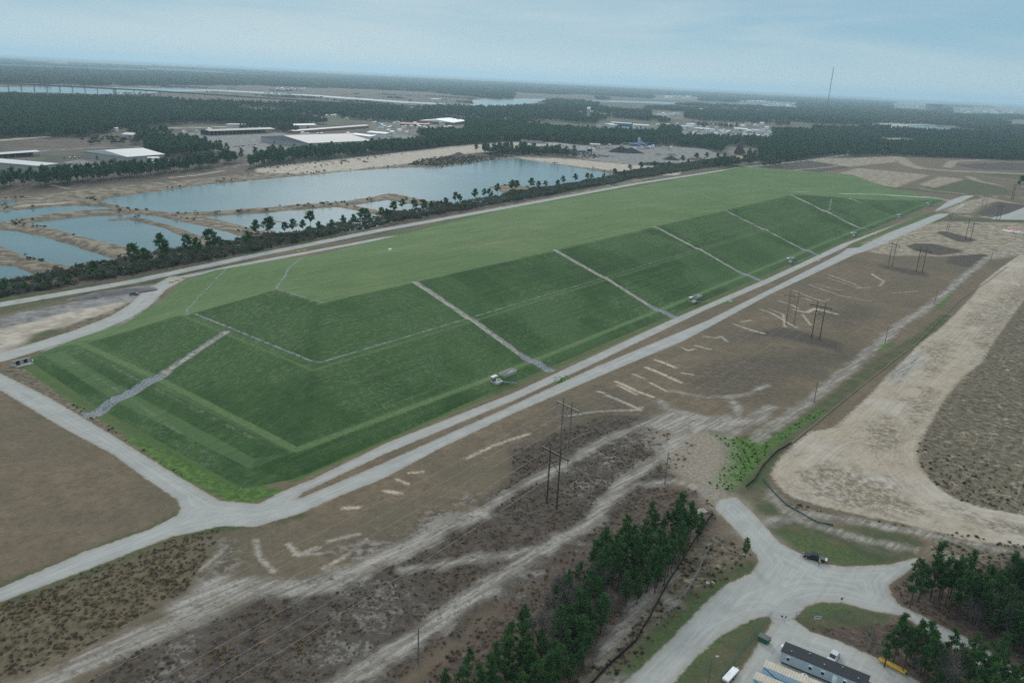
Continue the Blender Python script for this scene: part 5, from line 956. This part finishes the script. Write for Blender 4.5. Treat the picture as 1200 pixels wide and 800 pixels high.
BL = [
 ((99.5,185.5),(150,192.3),0,8.5,'wallg','roofw','large warehouse with a bright white roof behind the left treeline','side',2,(198,189.5)),
 ((-50,195),(46,203.5),28,8.,'wallg','roofw','grey-walled warehouse with a white roof cut by the left edge','flat',0,None),
 ((-20,187.5),(47,182.5),14,5,'grey','roofw','long open-fronted shed beside the left warehouse','open',0,None),
 ((27,197),(49,197.5),16,4.5,'offwhite','roofw','low white shed behind the left warehouse, left one','gable',0,None),((49,199),(67,199),18,4.5,'offwhite','roofw','low white shed behind the left warehouse, right one','gable',1,None),
 ((143,162),(178,164),26,6,'beige','roofw','pale roofed building between the small pine grove and the pine forest','gable',1,None),
 ((306,166),(362,174),0,8,'grey','steel2','big grey warehouse with a pale roof behind the middle treeline','side',2,(388,166.5)),
 ((246,159),(322,156),26,7.5,'grey','dgrey','long open shed with a dark roof right of the small pine grove','open',0,None),
 ((268,151.5),(291,151.5),14,9,'offwhite','offwhite','pale box-shaped building rising behind the dark-roofed shed','flat',0,None),
 ((335,152),(371,151),22,8,'beige','roofw','cream warehouse with a rounded white roof behind the grey one','gable',2,None),
 ((345,157),(432,150),16,5,'brick','grey','long low building with a grey roof right of the cream warehouse','gable',3,None),
 ((411,160.5),(434,163.5),24,5,'offwhite','roofw','small white-roofed building in front of the trees, left one','gable',1,None),((430,159),(452,161),26,6.5,'offwhite','steel','small grey-roofed building in front of the trees, right one','gable',1,None),
 ((350,140.5),(365,141),20,5,'offwhite','roofw','small white roof among trees beside the far pond','gable',0,None),((362,134),(384,135),30,5,'tan','tan','tan-roofed building at the marsh edge','gable',0,None),((402,136),(437,136.5),24,5,'offwhite','offwhite','long pale building at the marsh edge','gable',2,None),
 ((491,144.5),(531,147),0,6.5,'brick','white','long warehouse with a very bright white roof in the middle distance','side',2,(540,144)),((470,148),(503,149),20,6,'brick','brick','red-brown long building left of the bright white roof','gable',0,None),((453,142),(470,143),20,5,'beige','beige','small beige building left of the red-brown one','gable',0,None),
 ((566,138.5),(581,139),26,6,'wallg','roofw','grey-walled white-roofed shed at the forest top','gable',1,None),((586,141),(600,141.5),22,5,'beige','beige','beige shed right of the white-roofed shed','gable',0,None),((603,140.5),(622,141),22,5,'grey','steel','grey shed among trees left of the water tower','gable',0,None),
 ((646,136),(657,136.5),24,6,'offwhite','roofw','white shed left of the water tower','gable',0,None),((672,141),(690,142.5),20,5,'red','offwhite','red-walled low building below the water tower','gable',0,None),
 ((700,149),(716,150.5),34,9,'offwhite','roofw','large white plant hall left of the blue buildings','side',1,None),((716,147),(739,148.5),24,8,'blue','roofw','plant hall with blue walls and white roof','gable',1,None),((724,154),(767,155),22,7.5,'teal','teal','long teal-walled factory building in the plant','flat',3,None),((742,150),(760,151),22,9,'offwhite','white','white hall behind the teal factory','gable',1,None),((797,150),(812,151),22,6,'offwhite','roofw','pale hall right of the storage domes','gable',1,None),((812,152),(832,154),30,5,'offwhite','offwhite','broad pale building in the trade estate','gable',1,None),
 ((860,153),(875,154),26,6,'offwhite','white','white roofed hall at the right end of the trade estate','gable',1,None),((878,160),(900,162),22,5,'offwhite','roofw','long white building behind the leaning dark silos','gable',1,None),((889,165.5),(903,166.5),18,4.5,'offwhite','white','small bright white shed left of the right-hand pine wood','gable',0,None),((903,163.5),(914,164.5),16,5,'white','white','twin white sheds by the pine wood, left one','gable',0,None),((915.5,163.5),(925,164.5),16,5,'white','white','twin white sheds by the pine wood, right one','gable',0,None),
 ((691,174),(702,174.8),13,8,'beige','beige','cream gabled shed in the gravel yard beyond the big pond','gable',1,None),((688,177.4),(693,177.8),5,4,'black','dgrey','small black container in front of the cream shed','flat',0,None),((737,171),(744,171.5),10,4.5,'teal','teal','teal roofed shed beside the conveyor tower','gable',0,None),((745,171.5),(766,170.5),14,4.5,'blue','blue','blue low shed behind the conveyor tower','gable',0,None),((610,166),(618,166.2),7,3,'offwhite','white','white site cabin on the sand by the forest','flat',0,None),
 ((1084,129),(1096,130),60,60,'dgrey','dgrey','dark tower block far off near the horizon','flat',0,None)]
for a, b, dep, h, wl, rf, lab_, st_, drs, c in BL: building(a, b, dep, h, wl, rf, lab_, st_, 'tower_block' if h > 50 else 'warehouse' if dep > 17 or c else 'shed', 'building', drs, c)
# white specks of town
random.seed(3); hm_ = {}
def house(p_, s, wl, label, group):
    k = (wl, round(s))
    if k not in hm_:
        o = MB(); hh_ = min(4.4, s*.5)+s*.12; o.box(0,0,hh_/2,s,s*.6,hh_); o.k = 1; o.prism([(-s/2-.5,hh_),(0,hh_+s*.15),(s/2+.5,hh_)], -s*.3-.5, s*.3+.5); q = o.build('house', [Mt(wl), Mt('grey' if wl != 'white' else 'roofw')]); hm_[k] = q
    else: q = hm_[k].copy(); col.objects.link(q)
    q.location = p_; q.rotation_euler.z = random.uniform(0, 3.14); tag(q, label, 'house', group)
for (x0, x1, y0, y1, n, lb, gr, smin, smax) in [(770,796,134,137.5,16,'white house in the tight row of homes above the storage domes','row of white houses',14,20),(1125,1190,128,133.5,34,'pale building in the town near the horizon at the right edge','town buildings at the right edge',24,60),(900,930,121,126,14,'white building in the far cluster left of the mast','far buildings left of the mast',30,60),(1050,1080,121,127,12,'pale building in the far cluster left of the tower block','far buildings left of the tower block',30,50),(778,815,112.5,116,12,'white building on the far river bank','far buildings on the river bank',30,60),(870,905,119,122,10,'white building at the right end of the far river','far buildings at the river end',30,50),(325,356,104.5,106.5,11,'white house on the far bank behind the bridge','far houses behind the bridge',14,24),
  (800,900,154,163,40,'pale low building or lot in the trade estate behind the silos','small buildings of the trade estate',12,26),(775,900,146,152,26,'pale small building at the back of the trade estate','small buildings at the back of the estate',12,24),(600,700,129,134,14,'small building among trees left of the water tower','small buildings left of the water tower',12,22),(375,440,137,141,12,'small pale building at the far edge of the marsh','small buildings at the marsh edge',10,18),(345,440,158,166,16,'small shed or parked truck in the yard beside the grey warehouse','small sheds beside the grey warehouse',6,11),(120,260,152,158,10,'small shed on the sandy strip before the pine forest','small sheds before the pine forest',6,11),(650,790,170,177,22,'small plant shed or container in the gravel yard','small sheds in the gravel yard',4,8),(640,700,136,141,10,'pale low building beside the water tower','small buildings by the water tower',12,24),(440,530,145,158,32,'pale small building among the trees of the middle distance','small buildings among the trees',9,16),(640,760,164,170,0,'','',9,12),(820,905,127,133,14,'pale building below the far river','buildings below the far river',24,46)]:
    for k in range(n):
        x = x0+(x1-x0)*(k+random.random())/n; y = random.uniform(y0, y1); p_ = g3(x, y); house(p_, random.uniform(smin, smax), random.choice(['white', 'offwhite', 'beige', 'white']), lb, gr)
# water tower, mast, silos, domes, conveyor
p_ = g3(689,142); r = empty('water_tower', 'white water tower with a round tank on legs', 'water tower', None, p_); MB().lathe([(0,32),(3.4,33),(5.6,35.5),(6.3,38.5),(5.6,41.5),(3.4,44),(0,45)], 0, 0, 20).build('tank', Mt('white'), r, True)
for k in range(6): a_ = k*math.pi/3; MB().tube((6.5*math.cos(a_),6.5*math.sin(a_),0),(4.6*math.cos(a_),4.6*math.sin(a_),36),.5,.5,6).build('leg', Mt('silver'), r)
MB().tube((0,0,0),(0,0,33),1.,1.,10).build('riser', Mt('silver'), r)
p_ = g3(967,139); r = empty('radio_mast', 'very tall thin guyed radio mast rising above the horizon', 'mast', None, p_); o = MB(); Hm = 238
for k in range(3): a_ = k*2.094; o.tube((1.9*math.cos(a_),1.9*math.sin(a_),0),(1.9*math.cos(a_),1.9*math.sin(a_),Hm),.42,.42,4)
for z in range(0, Hm, 4):
    for k in range(3): a_, b_ = k*2.094, (k+1)*2.094; o.tube((1.9*math.cos(a_),1.9*math.sin(a_),z),(1.9*math.cos(b_),1.9*math.sin(b_),z+4),.22,.22,3,False)
o.build('lattice', mat('mast_red', (.16,.07,.06)), r); o = MB()
for z in (80, 160, 232):
    for k in range(3): a_ = k*2.094+.3; o.tube((0,0,z),(150*math.cos(a_),150*math.sin(a_),0),.06,.06,3,False)
o.build('guy_wire', Mt('steel'), r)
p_ = g3(866,181); r = empty('silo', 'tall dark tapering silo, the larger of two beyond the far road', 'silo', None, p_); MB().lathe([(8.5,0),(7.6,7),(6.4,15),(5.4,22),(5.,22.3),(0,22.)], 0, 0, 20).build('shell', mat('rust_dark', (.07,.05,.05), .9, .4, .3), r, True); MB().lathe([(5.5,21.5),(5.7,21.5),(5.7,22.6),(5.4,22.6)], 0, 0, 20).build('rim', Mt('dgrey'), r)
p_ = g3(878,183.5); r = empty('silo', 'short dark silo with a jagged top, beside the larger one', 'silo', None, p_); MB().lathe([(5.5,0),(5.2,6),(4.8,11),(3.,12.5),(1.2,15.5),(0,15.6)], 0, 0, 14).build('shell', mat('rust_dark', (.07,.05,.05)), r); MB().tube((2,0,11),(2,0,16),.5).build('vent_pipe', Mt('dgrey'), r)
for px, s, lb in (((771,147),8,'left grey storage dome behind the plant'), ((784,148),7,'right grey storage dome with a dark mouth')): r = empty('storage_dome', lb, 'dome', None, g3(*px)); MB().lathe([(s,0),(s*.93,s*.35),(s*.7,s*.62),(s*.35,s*.78),(0,s*.82)], 0, 0, 18).build('shell', Mt('silver'), r, True); MB().box(0,-s*.9,s*.2,s*.6,s*.3,s*.4).build('door', Mt('dgrey'), r)
p_ = g3(748,174); r = empty('conveyor_tower', 'grey mixing tower with slanted conveyor in the gravel yard', 'tower', None, p_, .3); o = MB()
for sx in (-2.5, 2.5):
    for sy in (-2.5, 2.5): o.tube((sx,sy,0),(sx,sy,17),.35,.35,5)
for z in (4, 8, 12, 16): o.box(0,0,z,5.6,5.6,.4)
o.build('frame', Mt('grey'), r); MB().lathe([(.6,8),(2.4,12),(2.4,20),(0,22)], 0, 0, 12).build('hopper', Mt('steel'), r); MB().tube((0,0,17),(24,-4,1),.9,.9,6).build('conveyor', Mt('steel'), r)
blk = mat('black_stone', (.035,.036,.042), .95, .35, .3); gst = mat('grey_stone', (.16,.15,.155), .95, .3, .3); brn = mat('brown_spoil', (.14,.105,.08), .95, .35, .3); tns = mat('tan_sand', (.48,.36,.25), .9, .2, .3)
for a in [((736,179),36,15,12,blk,'broad black stockpile in the gravel yard, largest one',.05,5,11),((786,187),15,12,9,blk,'compact black cone of stone in the gravel yard',0,1,12),((775,194),38,11,6,blk,'long low black stockpile at the front of the gravel yard',-.05,5,13),((799,187),9,8,4.5,gst,'small grey stone pile right of the black cone',0,1,14),((818,187.5),20,11,6,brn,'wide brown-grey pile at the right of the gravel yard',0,2,15),((772,181.5),10,8,4,gst,'small grey pile behind the black cone',0,1,16),((786,181.5),14,9,4,gst,'low grey pile at the back of the gravel yard',0,2,17),((870,187),20,13,8,tns,'bright tan sand pile in front of the dark silos',0,2,18),
 ((538,184),20,11,9,brn,'pointed brown spoil heap on the bank of the big pond',0,1,19),((567,184),22,10,6,brn,'flat-topped brown spoil heap right of the pointed one',0,4,20),((628,168),26,12,6,gst,'grey gravel ridge at the edge of the pine forest',0,4,21),((403,189),8,5,3,brn,'dark little heap on the pale sand beyond the pond, left one',0,2,22),((429,190),5,3,2,brn,'dark little heap on the pale sand beyond the pond, right one',0,2,23),((130,345),24,5,2.5,gst,'row of grey rubble between the two left roads',.75,6,24)]:
    px, rx, ry, h, m, lb, rz, pk, sd_ = a; heap(px, rx, ry, h, m, lb, 'stockpile', rz, pk, sd_)
# bridge over the marsh
q0, q1 = flat(-100, 106), flat(500, 127); q0 = Vector((*q0, 0)); q1 = Vector((*q1, 0)); d = q1-q0; L_ = d.length; r = empty('road_bridge', 'long low concrete highway bridge on many piers over the far river', 'bridge', None, q0, math.atan2(d.y, d.x)); hh = lambda f: float(np.interp(f, [0,.2,.4,.6,.8,1], [30,31,27,18,10,7]))
n = 44; dk = MB()
for k in range(n*2):
    f0, f1 = k/n/2, (k+1)/n/2; z0, z1 = hh(f0), hh(f1); dk.quad([(f0*L_,-6,z0),(f1*L_,-6,z1),(f1*L_,6,z1),(f0*L_,6,z0)]); dk.quad([(f0*L_,-6,z0-3.),(f1*L_,-6,z1-3.),(f1*L_,6,z1-3.),(f0*L_,6,z0-3.)]); dk.quad([(f0*L_,-6,z0-3.),(f1*L_,-6,z1-3.),(f1*L_,-6,z1+.9),(f0*L_,-6,z0+.9)]); dk.quad([(f0*L_,6,z0-3.),(f1*L_,6,z1-3.),(f1*L_,6,z1+.9),(f0*L_,6,z0+.9)])
dk.build('deck', Mt('dgrey'), r, fixn=False)
for k in range(1, n):
    f = k/n
    if abs(f-.35) < .014 or abs(f-.435) < .014: continue
    z = hh(f)-1.9; MB().box(f*L_,0,z-.8,2.4,11.4,1.6).box(f*L_,-3.6,(z-1.6)/2-1,1.8,1.8,z+.4).box(f*L_,3.6,(z-1.6)/2-1,1.8,1.8,z+.4).build('pier', Mt('concrete'), r)
for f in (.35, .435): z = hh(f)-1.9; MB().box(f*L_,0,z/2-1,9,11,z+2).build('pier', Mt('concrete'), r)
# vehicles in the far lots
random.seed(9)
proto_cars = {c_: None for c_ in ('white', 'silver', 'black', 'red', 'navy')}
def far_car(px, c_, label, group, rz):
    if proto_cars[c_] is None: q = proto_cars[c_] = car('parked_car', label, 'car', (0,0,0), 0, c_, 'sedan', group, False)
    else: q = copy_tree(proto_cars[c_])
    q.location = g3(*px); q.rotation_euler.z = rz; q['label'] = label; q['group'] = group
cw = dict(white='white', silver='silver', black='black', red='red', navy='dark blue')
for x0, y0, x1, y1, n, where, grp in [(74,186,97,184,8,'in the back row of the lot left of the white-roofed warehouse','cars in the back row of the warehouse lot'),(82,193,112,192,8,'in the front row of the lot left of the white-roofed warehouse','cars in the front row of the warehouse lot'),(113,196,146,197,7,'at the foot of the white-roofed warehouse wall','cars at the warehouse wall'),(272,173,300,170,9,'in the yard left of the big grey warehouse','cars left of the grey warehouse'),(440,168,478,166,12,'in the lot right of the small white-roofed buildings','cars in the middle distance lot'),(643,172,662,171,5,'at the left end of the gravel yard','cars at the left end of the gravel yard'),(706,174,724,174.5,8,'beside the cream shed in the gravel yard','cars beside the cream shed'),(754,175,775,173,8,'near the conveyor tower','cars near the conveyor tower'),(820,162,880,164,12,'in the trade estate lot','cars in the trade estate')]:
    for k in range(n): f = (k+.5)/n; c_ = random.choice(list(cw)); far_car((x0+(x1-x0)*f, y0+(y1-y0)*f+random.uniform(-.4,.4)), c_, f'{cw[c_]} car parked {where}', grp, random.choice([.2, 1.7])+random.uniform(-.1,.1))
def box_trailer(px, rz, label, L_=14.):
    r = empty('semi_trailer', label, 'trailer', 'white semi-trailers beside the warehouse', g3(*px), rz); MB().box(0,0,2.6,L_,2.6,2.8).build('box', Mt('white'), r); MB().box(0,0,1.05,L_-.5,1.,.25).build('chassis', Mt('dgrey'), r)
    for x in (-L_/2+1.5, -L_/2+2.8): wheel_at(r, x, 1.1, .5, .4); wheel_at(r, x, -1.1, .5, .4)
for px, rz, s in (((158,197),.9,'left'), ((167,197),.9,'second from left'), ((178,196),.9,'third from left'), ((188,196),.9,'right')): box_trailer(px, rz, f'{s} white semi-trailer parked before the white-roofed warehouse', 10)
o = building((176,195.3),(188,195),10,10,'white','white','tall white box-shaped silo block against the warehouse front','flat','storage_block')
# dark pine at the right edge
for k, (x, y, s) in enumerate([(1196,219,1.1),(1201,221,1.2),(1205,218,1.1),(1193,221,.8),(1199,217,1.)]): tree((x, y), TALL, 'pine_tree', 'pine in the small dark clump at the right edge beyond the branch road', 'tree', 'pines in the small clump at the right edge', s)
